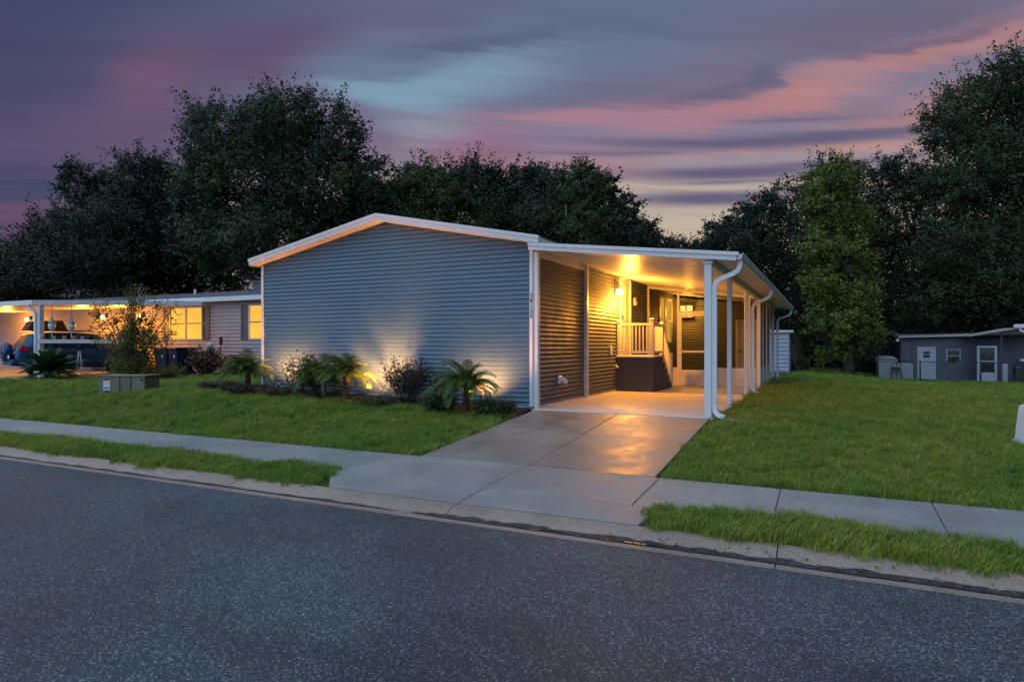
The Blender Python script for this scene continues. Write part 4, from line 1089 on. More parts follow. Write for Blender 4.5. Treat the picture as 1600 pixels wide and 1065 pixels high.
# cars
M_carblue = mat('blue_car_paint', (.016,.062,.150), .25, .05, 3, metal=.3)
M_carblack = mat('black_car_paint', (.012,.012,.014), .2, .05, 3, metal=.3)
M_tyre = mat('tyre_rubber', (.018,.018,.018), .85, .1)
M_rim = mat('alloy_rim', (.10,.10,.11), .35, .05, metal=.9)
M_tail = mat('red_lens', (.42,.015,.012), .2, .05)
M_bag = mat('rust_red_canvas', (.16,.045,.028), .85, .2, 12, bump=.5)
M_plate = mat('number_plate', (.6,.6,.58), .5, .05)
def suv(label, loc, rot, paint, spare=True, low=False):
    t = thing('parked_car', label, 'car', loc, rot)
    k = .86 if low else 1.0
    st = [(-2.25,.60,.78,.86,.80),(-2.15,.45,.98,1.02,.86),(-2.08,.40,1.02,1.10,.88),(-1.75,.36,1.04,1.62*k,.90),(-1.2,.34,1.04,1.68*k,.91),(-.3,.33,1.03,1.69*k,.91),(.35,.33,1.02,1.63*k,.91),(.95,.33,1.0,1.16,.90),(1.15,.33,.98,1.02,.89),(1.8,.36,.93,.96,.86),(2.1,.42,.80,.84,.80),(2.2,.50,.66,.70,.72)]
    mb = MB(); n = 10
    for (x, zb, zs, zt, hw) in st:
        gh = max(0, zt-zs); wr = hw-.05-.16*min(1, gh/.6)
        mb.v += [(x,-hw*.9,zb),(x,-hw,zb+.14),(x,-hw-.0,zs-.12),(x,-hw+.04,zs),(x,-wr,zt-.04*(gh>.2)),(x,wr,zt-.04*(gh>.2)),(x,hw-.04,zs),(x,hw,zs-.12),(x,hw,zb+.14),(x,hw*.9,zb)]
    for i in range(len(st)-1):
        for j in range(n): mb.f.append((i*n+j, i*n+(j+1)%n, (i+1)*n+(j+1)%n, (i+1)*n+j))
    mb.f += [tuple(range(n)), tuple((len(st)-1)*n+j for j in range(n))[::-1]]
    part('body', mb, paint, t, True, local=True)
    def ringpt(i, j): return Vector(mb.v[i*n+j])
    def sidepane(i0, i1, sg):
        a, b = (3, 4) if sg < 0 else (6, 5); mm = MB(); off = Vector((0, sg*.012, 0))
        p = [ringpt(i0,a), ringpt(i1,a), ringpt(i1,b), ringpt(i0,b)]; c = sum(p, Vector())/4
        q = [c+(v-c)*.86+off for v in p]; mm.quad(*q); part('side_window', mm, M_glassdark, t, local=True)
    for sg in (-1, 1):
        for (i0, i1) in ((3,4),(4,5),(5,6)): sidepane(i0, i1, sg)
    def cross(i0, i1, nm):
        mm = MB(); p = [ringpt(i0,4), ringpt(i0,5), ringpt(i1,5), ringpt(i1,4)]; nrm = (p[1]-p[0]).cross(p[3]-p[0]).normalized()
        if nrm.z < 0: nrm = -nrm
        c = sum(p, Vector())/4; mm.quad(*[c+(v-c)*.88+nrm*.012 for v in p]); part(nm, mm, M_glassdark, t, local=True)
    cross(2, 3, 'rear_window'); cross(6, 7, 'windscreen')
    for x in (-1.33, 1.33):
        for sg in (-1, 1):
            mm = MB(); mm.disc((x, sg*.80, .34), (0,1,0), .345, .23, 24); wh = part('wheel', mm, M_tyre, t, True, local=True)
            mm = MB(); mm.disc((x, sg*.905, .34), (0,1,0), .21, .03, 20); part('rim', mm, M_rim, wh, local=True)
            mm = MB()
            ang = np.linspace(0, math.pi, 13)
            for a0, a1 in zip(ang[:-1], ang[1:]):
                q = lambda a, r_: (x+math.cos(a)*r_, sg*.915, .36+math.sin(a)*r_)
                mm.quad(q(a0,.36), q(a1,.36), q(a1,.42), q(a0,.42))
            part('wheel_arch', mm, M_dark, t, local=True)
    for sg in (-1, 1):
        mm = MB(); mm.add([(-2.12,sg*.70,1.04),(-2.17,sg*.86,.94),(-1.86,sg*.918,.98),(-1.82,sg*.915,1.12),(-2.04,sg*.87,1.16),(-2.16,sg*.70,.92)], [(0,1,4),(1,2,3,4),(0,5,1)]); part('tail_light', mm, M_tail, t, local=True)
        mm = MB(); mm.bbox(.72,.88,sg*1.0-.08,sg*1.0+.08,1.0,1.14,.03); part('mirror', mm, paint, t, local=True)
        mm = MB(); mm.tube([(-1.5,sg*.62,1.72*k),(.2,sg*.62,1.73*k)], .02, 6); part('roof_rail', mm, M_dark, t, local=True)
        mm = MB(); mm.box(-.98,.98,sg*.908-.012,sg*.908+.012,.42,.52); part('sill_trim', mm, M_dark, t, local=True)
    mm = MB(); mm.bbox(-2.36,-2.10,-.82,.82,.42,.66,.05); part('rear_bumper', mm, paint, t, local=True)
    mm = MB(); mm.bbox(-2.375,-2.36,-.62,-.30,.68,.82,.004); part('number_plate', mm, M_plate, t, local=True)
    if spare:
        mm = MB(); mm.tube([(-2.50,.0,.92),(-2.47,.0,.92),(-2.30,.0,.92),(-2.22,.0,.92)], [.28,.345,.345,.30], 26); sw_ = part('spare_wheel_cover', mm, paint, t, True, local=True)
        mm = MB(); mm.disc((-2.504,.0,.94),(1,0,0),.06,.008,16); part('badge', mm, M_rim, sw_, local=True)
    return t
crot = R(73)
car_at = at(128, 25.2)
suv('blue car with spare wheel cover and a red bag on its roof, under neighbour carport', (car_at[0], car_at[1], .045), crot, M_carblue)
mb = MB(); mb.add([(-.95,-.45,1.74),(.35,-.45,1.74),(.35,.45,1.74),(-.95,.45,1.74),(-.75,-.55,2.08),(.15,-.55,2.12),(.15,.55,2.12),(-.75,.55,2.08)],[(3,2,1,0),(4,5,6,7),(0,1,5,4),(1,2,6,5),(2,3,7,6),(3,0,4,7)])
c_, s_ = math.cos(crot), math.sin(crot)
bag = MB(); bag.v = [(car_at[0]+(p[0]-.9)*c_-p[1]*s_, car_at[1]+(p[0]-.9)*s_+p[1]*c_, p[2]+.03) for p in mb.v]; bag.f = mb.f
tag(part('roof_bag', bag, M_bag), 'rust red canvas cargo bag strapped on the blue car roof', 'roof bag')
c2 = at(140, 28.6); suv('black car behind the blue car under neighbour carport', (c2[0], c2[1], .05), R(60), M_carblack, False, True)

# white rail with cups, hanging feeders
dirA = Vector((CB[0]-CA[0], CB[1]-CA[1], 0)).normalized(); ra = Vector((CA[0]+.2, CA[1]+.05, 1.36))
mb = MB(); q = ra + dirA*3.3; sd_ = Vector((-dirA.y, dirA.x, 0))*.05
mb.prism([ra-sd_-Vector((0,0,.07)), ra+sd_-Vector((0,0,.07)), ra+sd_+Vector((0,0,.07)), ra-sd_+Vector((0,0,.07))], q-ra); 
tag(part('white_rail', mb, M_white), 'long white rail shelf bracketed to the neighbour carport post', 'rail shelf')
for k, s in enumerate((.12, .48, .80, 1.08, 1.36, 2.5)):
    p = ra + dirA*s; mb = MB(); mb.lathe([(.05,0),(.062,.10),(.066,.10),(.066,.115),(.05,.115),(.045,.02)], (p.x, p.y, p.z+.07), 12)
    tag(part('cup', mb, M_white, None, True), ['white cup on the rail shelf touching the carport post', 'white cup second from the carport post on the rail shelf', 'white cup in the middle of the five on the rail shelf', 'white cup under the second hanging feeder on the rail shelf', 'white cup at the right of the row of five on the rail shelf', 'lone white cup far along the rail shelf near the crape myrtle'][k], 'cup', 'white cups on the rail shelf')
M_fcap = mat('grey_feeder_cap', (.22,.25,.25), .4, .1)
M_fglass = mat('pale_feeder_glass', (.55,.58,.60), .2, .1, 8)
for k, s in enumerate((.42, 1.02)):
    p = ra + dirA*s; t = thing('hanging_feeder', ['white hanging feeder nearest the neighbour carport post', 'white hanging feeder second from the neighbour carport post'][k], 'bird feeder', (p.x, p.y, 2.5), group='feeders hung above the white rail')
    mb = MB(); mb.tube([(p.x,p.y,2.68),(p.x,p.y,2.28)], .008, 5); part('hanger', mb, M_dark, t)
    mb = MB(); mb.lathe([(.012,.36),(.022,.22),(.07,.08),(.125,.0),(.12,-.01)], (p.x,p.y,2.02), 14); part('roof_cap', mb, M_fcap, t, True)
    mb = MB(); mb.lathe([(.10,.0),(.125,-.09),(.09,-.21),(.03,-.27)], (p.x,p.y,2.01), 14); part('seed_globe', mb, M_fglass, t, True)
    mb = MB(); mb.tube([(p.x,p.y,1.73),(p.x,p.y,1.50)], .014, 6); mb.disc((p.x,p.y,1.72),(0,0,1),.10,.015,14); part('perch', mb, M_white, t)
# trellis obelisk
ob = at(124, 22.6); t = thing('garden_obelisk', 'slim white wire obelisk standing right of the cycad', 'trellis', (ob[0], ob[1], G(*ob)))
oz = G(*ob)
for k in range(4):
    a = k*math.pi/2+.5; mb = MB(); mb.tube([(ob[0]+.15*math.cos(a), ob[1]+.15*math.sin(a), oz), (ob[0]+.03*math.cos(a), ob[1]+.03*math.sin(a), oz+.95)], .010, 5); part('leg', mb, M_white, t)
for z_, r_ in ((.25,.122),(.55,.085)):
    mb = MB(); pts_ = [(ob[0]+r_*math.cos(a+.5), ob[1]+r_*math.sin(a+.5), oz+z_) for a in np.linspace(0, 2*math.pi, 13)]; mb.tube(pts_, .007, 4); part('ring', mb, M_white, t)
# wheelie bins
M_bin = mat('navy_bin_plastic', (.010,.016,.055), .4, .08)
def bin_(label, loc, rot):
    t = thing('wheelie_bin', label, 'bin', (loc[0], loc[1], G(*loc)), rot, 'navy bins by the neighbour wall')
    mb = MB(); mb.add([(-.24,-.26,.06),(.24,-.26,.06),(.24,.26,.06),(-.24,.26,.06),(-.31,-.36,1.0),(.31,-.36,1.0),(.31,.36,1.0),(-.31,.36,1.0)],[(3,2,1,0),(0,1,5,4),(1,2,6,5),(2,3,7,6),(3,0,4,7),(4,5,6,7)]); part('tub', mb, M_bin, t, local=True)
    mb = MB(); mb.bbox(-.34,.34,-.40,.38,1.002,1.09,.03); part('lid', mb, M_bin, t, local=True)
    for sg in (-1,1):
        mb = MB(); mb.disc((sg*.27,.26,.12),(1,0,0),.12,.05,16); part('wheel', mb, M_tyre, t, local=True)
    mb = MB(); mb.tube([(-.25,.40,1.0),(.25,.40,1.0)], .018, 6); part('handle', mb, M_bin, t, local=True)
    mb = MB(); mb.add([(.05,-.338,.70),(.17,-.338,.70),(.14,-.345,.80),(.08,-.345,.80)],[(0,1,2,3)]); part('sticker', mb, M_white, t, local=True)
b1 = at(284, 24.3); b2 = at(262, 25.1)
bin_('front navy wheelie bin with white sticker below the neighbour window', b1, R(-10)); bin_('rear navy wheelie bin half hidden behind the front bin', b2, R(5))
# neighbour planting
def P_(px_, d_): return at(px_, d_)
x, y = P_(205, 21.0)
ct = thing('crape_myrtle', 'loose vase shaped young tree in front of the glowing neighbour carport', 'tree', (x, y, G(x, y)))
mb = MB(); PP = []
for k in range(26):
    a = rng.uniform(0, 6.283); sp2 = rng.uniform(.2, 1.75); h_ = rng.uniform(1.6, 3.25)*(1-.12*sp2); tip = Vector((math.cos(a)*sp2, math.sin(a)*sp2*.8, h_)); mid = tip*.5+Vector((0,0,.25))
    mb.tube([(math.cos(a)*.06, math.sin(a)*.06, 0), mid, tip], [.028,.016,.005], 5)
    for j in range(9):
        st = mid.lerp(tip, rng.uniform(-.3,1)); en = st+Vector(rng.normal(size=3))*.28+Vector((0,0,.16)); mb.tube([st, en], [.006,.003], 3); n = 24
        tt = rng.random(n)[:,None]; PP.append(np.array(st)+(np.array(en)-np.array(st))*tt+rng.normal(size=(n,3))*.06)
part('trunk', mb, M_twig, ct, local=True)
for k in range(90):
    n = 30; a = rng.uniform(0,6.283); r_ = rng.uniform(0,.75); PP.append(np.array([math.cos(a)*r_, math.sin(a)*r_, rng.uniform(.05,.75)])+rng.normal(size=(n,3))*.12)
leaf_mesh('crown', np.concatenate(PP), .085, .045, M_crape, ct)
NG = 'plants by the neighbour house'
shrub('spreading olive green shrub at the right foot of the crape myrtle', P_(252, 21.2), 1.7, .62, 40, 1800, .08, M_crape, group=NG)
shrub('dried brown hydrangea bush right of the bins', P_(322, 24.2), 1.2, 1.2, 46, 2200, .13, M_brownbush, group=NG, aspect=.8)
shrub('low brown bush between the hydrangea and the blue house', P_(362, 24.4), 1.3, .8, 34, 1000, .11, M_brownbush, group=NG)
x, y = P_(328, 24.0); z0 = G(x, y); t = thing('garden_ornament', 'pale stone ball on a dark post above the dried hydrangea bush', 'ornament', (x, y, z0))
mb = MB(); mb.tube([(x,y,z0-.05),(x,y,z0+1.0)], .05, 8); mb.disc((x,y,z0+1.0),(0,0,1),.11,.05,14); part('post', mb, M_dark, t)
mb = MB(); mb.lathe([(.05,0)]+[(.13*math.sin(a), .13-.13*math.cos(a)) for a in np.linspace(.4,3.1,9)], (x,y,z0+1.02), 16); part('ball', mb, mat('pale_stone', (.5,.45,.4), .8, .15, 20), t, True)
mb = MB(); x2, y2 = P_(345, 25.0); mb.tube([(x2,y2,G(x2,y2)-.05),(x2,y2,1.25)], .022, 6); mb.bbox(x2-.05,x2+.05,y2-.05,y2+.05,1.25,1.55,.01)
tag(part('path_light', mb, M_dark), 'thin dark garden stake light right of the stone ball', 'path light')
x, y = P_(78, 21.4); z0 = G(x, y); t = thing('cycad', 'large dark green cycad with stiff spiky fronds before the blue car', 'cycad', (x, y, z0))
CF = [frond_mesh(1.2*s, dr_, 40, .22, M_cycad, lf, .026, .35) for s, dr_, lf in ((1,.75,.55),(1.05,.6,.9),(.95,.9,.35),(.9,.5,1.2))]
mb = MB(); mb.tube([(0,0,-.05),(0,0,.25)], [.16,.13], 10); part('trunk', mb, M_trunkpalm, t, local=True)
for k in range(100):
    o = bpy.data.objects.new('frond', CF[(k*3+1) % 4]); COL.objects.link(o); o.parent = t; o.location = (0,0,.24)
    o.rotation_euler = (random.uniform(-.3,.3), -.6*(k/100)+.32+random.uniform(-.1,.1), k*2.39996); o.scale = (random.uniform(.72,.90),)*3
M_rock = mat('terracotta_stone', (.24,.115,.07), .85, .3, 9, bump=.6, bscale=25)
for k, (px_, d_, s_, lb) in enumerate([(136,22.9,.28,'flat reddish stone right of the wire obelisk'), (168,22.4,.26,'wedge shaped reddish stone left of the crape myrtle'), (192,21.9,.22,'rounded tan stone at the foot of the crape myrtle'), (112,22.8,.18,'small reddish stone beside the cycad')]):
    x, y = P_(px_, d_); z0 = G(x, y); mb = MB(); n = 12
    rings = [(1,-.05),(1.05,.12),(.8,.34),(.35,.46)]
    for (r_, h_) in rings:
        for j in range(n): mb.v.append((x+s_*1.3*r_*math.cos(2*math.pi*j/n)*rng.uniform(.85,1.1), y+s_*r_*math.sin(2*math.pi*j/n)*rng.uniform(.85,1.1), z0+s_*1.3*h_*rng.uniform(.9,1.1)))
    for i in range(3):
        for j in range(n): mb.f.append((i*n+j, i*n+(j+1)%n, (i+1)*n+(j+1)%n, (i+1)*n+j))
    mb.f.append(tuple(3*n+j for j in range(n)))
    tag(part('rock', mb, M_rock), lb, 'rock', 'stones edging the neighbour bed')
# utility vault
M_vault = mat('weathered_green_steel', (.150,.152,.105), .6, .15, 6, dirt=.5, bump=.1)
x, y = P_(204, 15.6); z0 = G(x, y)
vr = R(24); t = thing('utility_box', 'low weathered green utility box with warning label on the left lawn', 'utility box', (x, y, z0), vr)
mb = MB(); mb.bbox(-.58,.54,-.30,.30,-.08,.38,.012); part('cabinet', mb, M_vault, t, local=True)
mb = MB(); mb.bbox(-.605,.565,-.325,.325,.382,.415,.012); part('lid', mb, M_vault, t, local=True)
for (a, b) in ((-.10,-.065),(.16,.20)):
    mb = MB(); mb.bbox(a,b,-.326,-.301,.0,.38,.006); part('rib', mb, M_vault, t, local=True)
M_lab = mat('label_white', (.62,.64,.68), .5, .05); M_labd = mat('label_dark', (.07,.05,.07), .5, .05)
lb_ = part('warning_label', MB().box(-.47,-.30,-.3085,-.3015,.06,.36), M_lab, t, local=True)
mb = MB(); mb.box(-.465,-.305,-.313,-.309,.29,.355); mb.box(-.46,-.31,-.313,-.309,.245,.252); mb.box(-.46,-.31,-.313,-.309,.195,.20); mb.box(-.46,-.31,-.313,-.309,.10,.125); part('print', mb, M_labd, lb_, local=True)
mb = MB(); mb.tube([(.46,-.31,.31),(.46,-.33,.31)], .022, 10); part('lock', mb, M_dark, t, local=True)
mb = MB(); mb.tube([(-.40,-.32,.02),(-.34,-.34,.02)], .022, 8); part('hasp', mb, M_dark, t, local=True)

# ------------------------------------------------------------------ right side: pedestal, shed, fences, navy house
M_ped = mat('pale_grey_plastic', (.46,.53,.54), .5, .06, 6, dirt=.2)
px0, py0 = P_(1622, 8.2); z0 = G(px0, py0); t = thing('utility_pedestal', 'pale grey plastic utility pedestal cut by the right edge on the lawn', 'utility pedestal', (px0, py0, z0), R(20))
mb = MB(); mb.add([(-.21,-.16,-.05),(.21,-.16,-.05),(.21,.16,-.05),(-.21,.16,-.05),(-.21,-.16,.07),(.21,-.16,.07),(.21,.16,.07),(-.21,.16,.07)],[(0,1,5,4),(1,2,6,5),(2,3,7,6),(3,0,4,7),(4,5,6,7)]); part('base_flange', mb, M_ped, t, local=True)
mb = MB()
for (z_, sx, sy) in ((.072,.19,.14),(.42,.165,.12),(.50,.155,.11),(.525,.12,.08)):
    mb.v += [(-sx,-sy,z_),(sx,-sy,z_),(sx,sy,z_),(-sx,sy,z_)]
for i in range(3):
    for j in range(4): mb.f.append((i*4+j,i*4+(j+1)%4,(i+1)*4+(j+1)%4,(i+1)*4+j))
mb.f.append((12,13,14,15)); part('cover', mb, M_ped, t, local=True)
mb = MB(); mb.bbox(-.14,.14,-.146,-.128,.12,.40,.02); part('door_panel', mb, M_ped, t, local=True)
mb = MB(); mb.disc((-.11,-.150,.20),(0,1,0),.018,.02,10); mb.box(-.125,-.105,-.158,-.148,.15,.20); part('lock', mb, M_dark, t, local=True)
# shed
M_shed = mat('pale_blue_metal_siding', (.34,.38,.46), .45, .06)
SH0, SH1, SHV = 1.2, 3.06, 29.6; zs = G(3, 30)
sh = thing('garden_shed', 'pale blue lap sided metal shed with white eave behind the carport', 'shed', (2.2, 30, zs))
mb = MB(); mb.box(SH0, SH1, SHV, SHV+4.0, zs-.1, zs+2.30); wl = part('wall', mb, M_shed, sh)
for k in range(9):
    z_ = zs+.08+k*.235; part('siding_panel', board((SH0,SHV,z_),(SH1-.06,SHV,z_),(SH1-.06,SHV,z_+.235),(SH0,SHV,z_+.235),(0,-1,0),.06,.006), M_shed, wl)
mb = MB(); mb.box(SH1-.06,SH1+.03,SHV-.07,SHV+.04,zs-.05,zs+2.25); part('corner_trim', mb, M_shed, sh)
mb = MB(); mb.prism([(SH0-.2,SHV-.2,zs+2.32),(SH1+.25,SHV-.2,zs+2.32),(SH1+.25,SHV-.2,zs+2.46),(SH0-.2,SHV-.2,zs+2.46)], (0,4.3,-.35)); part('roof', mb, M_white, sh)
mb = MB(); mb.box(SH1+.002,SH1+.03,SHV+1.6,SHV+2.9,zs,zs+1.95); part('door', mb, M_shed, sh)
# fences
def chain_fence(label, p, q, h_, posts, m, wire, grp):
    p, q = Vector((p[0],p[1],0)), Vector((q[0],q[1],0)); L = (q-p).length; dr_ = (q-p)/L
    t = thing('chain_link_fence', label, 'fence', (p.x, p.y, G(p.x,p.y)), group=grp)
    gz = lambda s: G(p.x+dr_.x*s, p.y+dr_.y*s)
    for s in posts:
        c = p+dr_*s; mb = MB(); mb.tube([(c.x,c.y,gz(s)-.1),(c.x,c.y,gz(s)+h_)], .038, 8); mb.lathe([(.042,0),(.03,.03),(.01,.045)], (c.x,c.y,gz(s)+h_), 8); part('post', mb, m, t, True)
    n = max(2, int(L/2)); mb = MB(); mb.tube([tuple(p+dr_*(L*i/n)+Vector((0,0,gz(L*i/n)+h_-.03))) for i in range(n+1)], .024, 6); part('top_rail', mb, m, t, True)
    mb = MB(); st = .11; k = 0
    while k*st < L-h_:
        s = k*st
        for (a, b) in ((s, s+h_), (s+h_, s)):
            A_ = p+dr_*a; B_ = p+dr_*b; mb.tube([(A_.x,A_.y,gz(a)+.04),(B_.x,B_.y,gz(b)+h_-.04)], .0016, 3, False)
        k += 1
    o = part('wire_mesh', mb, wire, t); o['kind'] = 'stuff'
M_galv = mat('galvanised_post', (.30,.29,.26), .5, .1, metal=.2)
fl = 30.0
chain_fence('black chain link fence across the lawn before the navy house', (7.62,fl), (17.5,fl), 1.12, (0,2.0,4.7,7.5,9.8), M_dark, M_dark, None)
chain_fence('low tan chain link fence in the dark gap behind the shed', (3.85,44), (6.0,44), .95, (0,1.0,1.85), M_galv, M_galv, None)
mb = MB(); mb.tube([(5.95,43.2,G(5.95,43)-.1),(5.95,43.2,G(5.95,43)+.4)], .06, 8); tag(part('marker_stub', mb, M_white), 'short white pipe stub right of the tan chain link fence', 'pipe stub')
mb = MB(); x, y = P_(1308, 46); mb.tube([(x,y,G(x,y)-.2),(x,y,G(x,y)+3.4)], [.07,.06], 8); tag(part('utility_pole', mb, M_galv), 'thin grey pole standing behind the yellow green tree', 'pole')
shrub('small yellow leaved shrub right of the garden shed', P_(1253, 40), 1.0, 1.0, 22, 500, .12, M_crape, group=None)
mb = MB(); x, y = P_(1246, 39.5); z0 = G(x, y); mb.lathe([(.05,.0),(.55,.02),(.6,.2),(.45,.35),(.1,.4)], (x,y,z0), 12); tag(part('tarp_heap', mb, M_dark, None, True), 'low black covered heap beside the garden shed', 'heap')
# navy house
M_nav = mat('navy_siding', (.034,.046,.068), .5, .06)
M_door = mat('pale_blue_door', (.29,.33,.39), .45, .05)  # navy, door and frame colours lowered for the tree-shaded background
HV = 33.0; zh = G(12, 33)
M_trimdim = mat('shade_dimmed_cream_trim', (.36,.33,.28), .55, .08, 6, dirt=.3)  # cream darkened in colour for the tree-shaded background, plus random dirt
nh = thing('navy_house', 'navy sided house with pale door at the far right under the oak', 'house', (12, HV, zh))
mb = MB(); mb.box(9.05, 22, HV, HV+6, zh-.3, zh+2.45); nwl = part('front_wall', mb, M_nav, nh)
dD = (9.86, 10.66, zh+.02, zh+1.86); dW = (11.28, 11.86, zh+1.05, zh+1.72)
side_boards(nwl, M_nav, (9.05,HV), (22,HV), zh+.0, zh+2.44, (0,-1,0), .15, [(dD[0]-9.05-.06,dD[1]-9.05+.06,-9,dD[3]+.06),(dW[0]-9.05-.05,dW[1]-9.05+.05,dW[2]-.05,dW[3]+.05)])
mb = MB(); mb.prism([(8.85,HV-.35,zh+2.42),(22.2,HV-.35,zh+2.74),(22.2,HV-.35,zh+2.86),(8.85,HV-.35,zh+2.54)], (0,6.8,.25)); part('roof', mb, M_shingle, nh)
mb = MB(); mb.prism([(8.83,HV-.37,zh+2.43),(22.2,HV-.37,zh+2.75),(22.2,HV-.37,zh+2.87),(8.83,HV-.37,zh+2.55)], (0,.018,0)); part('fascia', mb, M_trimdim, nh)
mb = MB(); mb.box(8.96,9.04,HV-.08,HV+.02,zh-.1,zh+2.4); mb.box(9.50,9.55,HV-.06,HV-.017,zh+.0,zh+2.3); part('downspout', mb, M_nav, nh)
mb = MB(); mb.disc((8.80,HV-.2,zh+2.30),(0,1,0),.09,.12,12); part('floodlight', mb, M_white, nh)
o_ = part('back_door', MB().box(dD[0],dD[1],HV-.05,HV-.0,dD[2],dD[3]), M_door, nh)
mb = MB(); mb.box(dD[0]-.06,dD[0],HV-.06,HV+.01,dD[2],dD[3]+.06); mb.box(dD[1],dD[1]+.06,HV-.06,HV+.01,dD[2],dD[3]+.06); mb.box(dD[0],dD[1],HV-.06,HV+.01,dD[3],dD[3]+.06); part('frame', mb, M_door, o_)
xc = (dD[0]+dD[1])/2
mb = MB(); mb.box(xc-.16,xc+.16,HV-.06,HV-.051,dD[2]+1.25,dD[2]+1.42); mb.box(xc-.16,xc+.16,HV-.06,HV-.051,dD[2]+1.46,dD[2]+1.62); part('pane', mb, M_glassdark, o_)
mb = MB(); mb.disc((dD[1]-.08,HV-.07,dD[2]+.85),(0,1,0),.03,.04,10); part('handle', mb, M_dark, o_)
mb = MB(); a, b, c, d_ = dW
mb.box(a-.05,a,HV-.06,HV+.01,c-.05,d_+.05); mb.box(b,b+.05,HV-.06,HV+.01,c-.05,d_+.05); mb.box(a,b,HV-.06,HV+.01,d_,d_+.05); mb.box(a,b,HV-.06,HV+.01,c-.05,c); mb.box(a,b,HV-.06,HV+.01,(c+d_)/2-.02,(c+d_)/2+.02)
wd = part('window', mb, M_door, nh)
part('pane', MB().box(a,b,HV-.03,HV-.02,c,(c+d_)/2-.02), M_glassdark, wd); part('pane', MB().box(a,b,HV-.03,HV-.02,(c+d_)/2+.02,d_), M_glassdark, wd)
# screened side room and low roof in front
sr = thing('patio_enclosure', 'pale screen door patio enclosure with sloping white roof at the far right', 'patio', (13.5, 31.5, zh))
RV = 31.6
mb = MB(); mb.prism([(12.0,RV-.4,zh+2.46),(13.6,RV-.4,zh+2.78),(15.3,RV-.4,zh+2.92),(15.3,RV-.4,zh+3.02),(13.6,RV-.4,zh+2.90),(12.0,RV-.4,zh+2.54)], (0,1.4,.0)); part('roof', mb, M_trimdim, sr)
mb = MB(); mb.bbox(13.95,17.5,RV-.62,RV-.405,zh+2.90,zh+3.10,.02); part('gutter', mb, M_white, sr)
mb = MB(); mb.rtube([(14.2,RV-.5,zh+2.9),(14.25,RV-.5,zh+2.78),(14.5,RV-.5,zh+2.66),(14.9,RV-.5,zh+2.6)], .05, .05, (0,1,0)); part('downspout', mb, M_white, sr)
for (a, b, c, d_, m_) in ((12.44,12.55,.0,1.86,M_door), (13.22,13.33,.0,1.86,M_door)):
    mb = MB(); mb.box(a,b,RV-.03,RV+.03,zh-.05,zh+d_); part('upright', mb, m_, sr)
mb = MB(); mb.box(13.48,13.56,RV-.03,RV+.03,zh-.05,zh+2.7); part('post', mb, M_nav, sr)
mb = MB(); mb.box(12.44,13.33,RV-.03,RV+.03,zh+1.862,zh+1.96); part('header', mb, M_door, sr)
dk = part('screen_door', MB().box(12.56,13.21,RV-.02,RV+.02,zh+.02,zh+.52), M_door, sr)
part('door_screen', MB().box(12.56,13.21,RV-.01,RV+.01,zh+.522,zh+1.84), M_glassdark, dk)
part('cross_rail', MB().box(12.56,13.21,RV-.025,RV+.025,zh+1.10,zh+1.15), M_door, dk)
part('kick_panel', MB().box(13.57,13.80,RV-.02,RV+.02,zh-.02,zh+1.0), M_door, sr)
mb = MB(); mb.bbox(14.55,14.85,RV+.9,RV+1.2,zh+1.1,zh+1.25,.03); part('wall_fixture', mb, M_white, sr)
for k, (ux, w_, h_, lb) in enumerate([(14.2,.5,.95,'black lidded grill cover left of the pair at the far right edge'), (14.95,.6,.85,'black lidded bin at the far right edge beside the patio')]):
    t = thing('covered_grill', lb, 'grill', (ux, RV-.5, zh), group='black covered items on the patio')
    mb = MB(); mb.bbox(ux-w_/2,ux+w_/2,RV-.8,RV-.3,zh,zh+h_*.75,.04); part('cabinet', mb, M_dark, t); mb = MB(); mb.tube([(ux-w_/2,RV-.55,zh+h_*.76),(ux+w_/2,RV-.55,zh+h_*.76)], .24, 14); part('hood', mb, M_dark, t, True)
# spa box and cover
M_pale = mat('pale_panel', (.24,.26,.29), .6, .08)  # white panels lowered in colour for the same shaded background
SPV = 31.3; zsp = G(8.5, 31)
t = thing('spa_tub', 'pale panelled spa box with domed grey cover behind the black fence', 'spa', (8.5, SPV, zsp))
mb = MB(); mb.bbox(7.72,8.62,SPV,SPV+1.6,zsp-.05,zsp+.98,.02); part('side_panel', mb, M_pale, t); mb = MB(); mb.bbox(8.64,9.42,SPV-.05,SPV+1.5,zsp-.05,zsp+.88,.02); part('side_panel', mb, M_pale, t)
mb = MB()
for (z_, f) in ((1.0,1.02),(1.15,.98),(1.28,.7),(1.33,.3)):
    cx, cy, hx, hy = 8.15, SPV+.8, .52*f, .8*f; mb.v += [(cx-hx,cy-hy,zsp+z_),(cx+hx,cy-hy,zsp+z_),(cx+hx,cy+hy,zsp+z_),(cx-hx,cy+hy,zsp+z_)]
for i in range(3):
    for j in range(4): mb.f.append((i*4+j,i*4+(j+1)%4,(i+1)*4+(j+1)%4,(i+1)*4+j))
mb.f += [(12,13,14,15),(3,2,1,0)]; part('cover', mb, mat('grey_vinyl_cover', (.20,.22,.25), .6, .1), t)
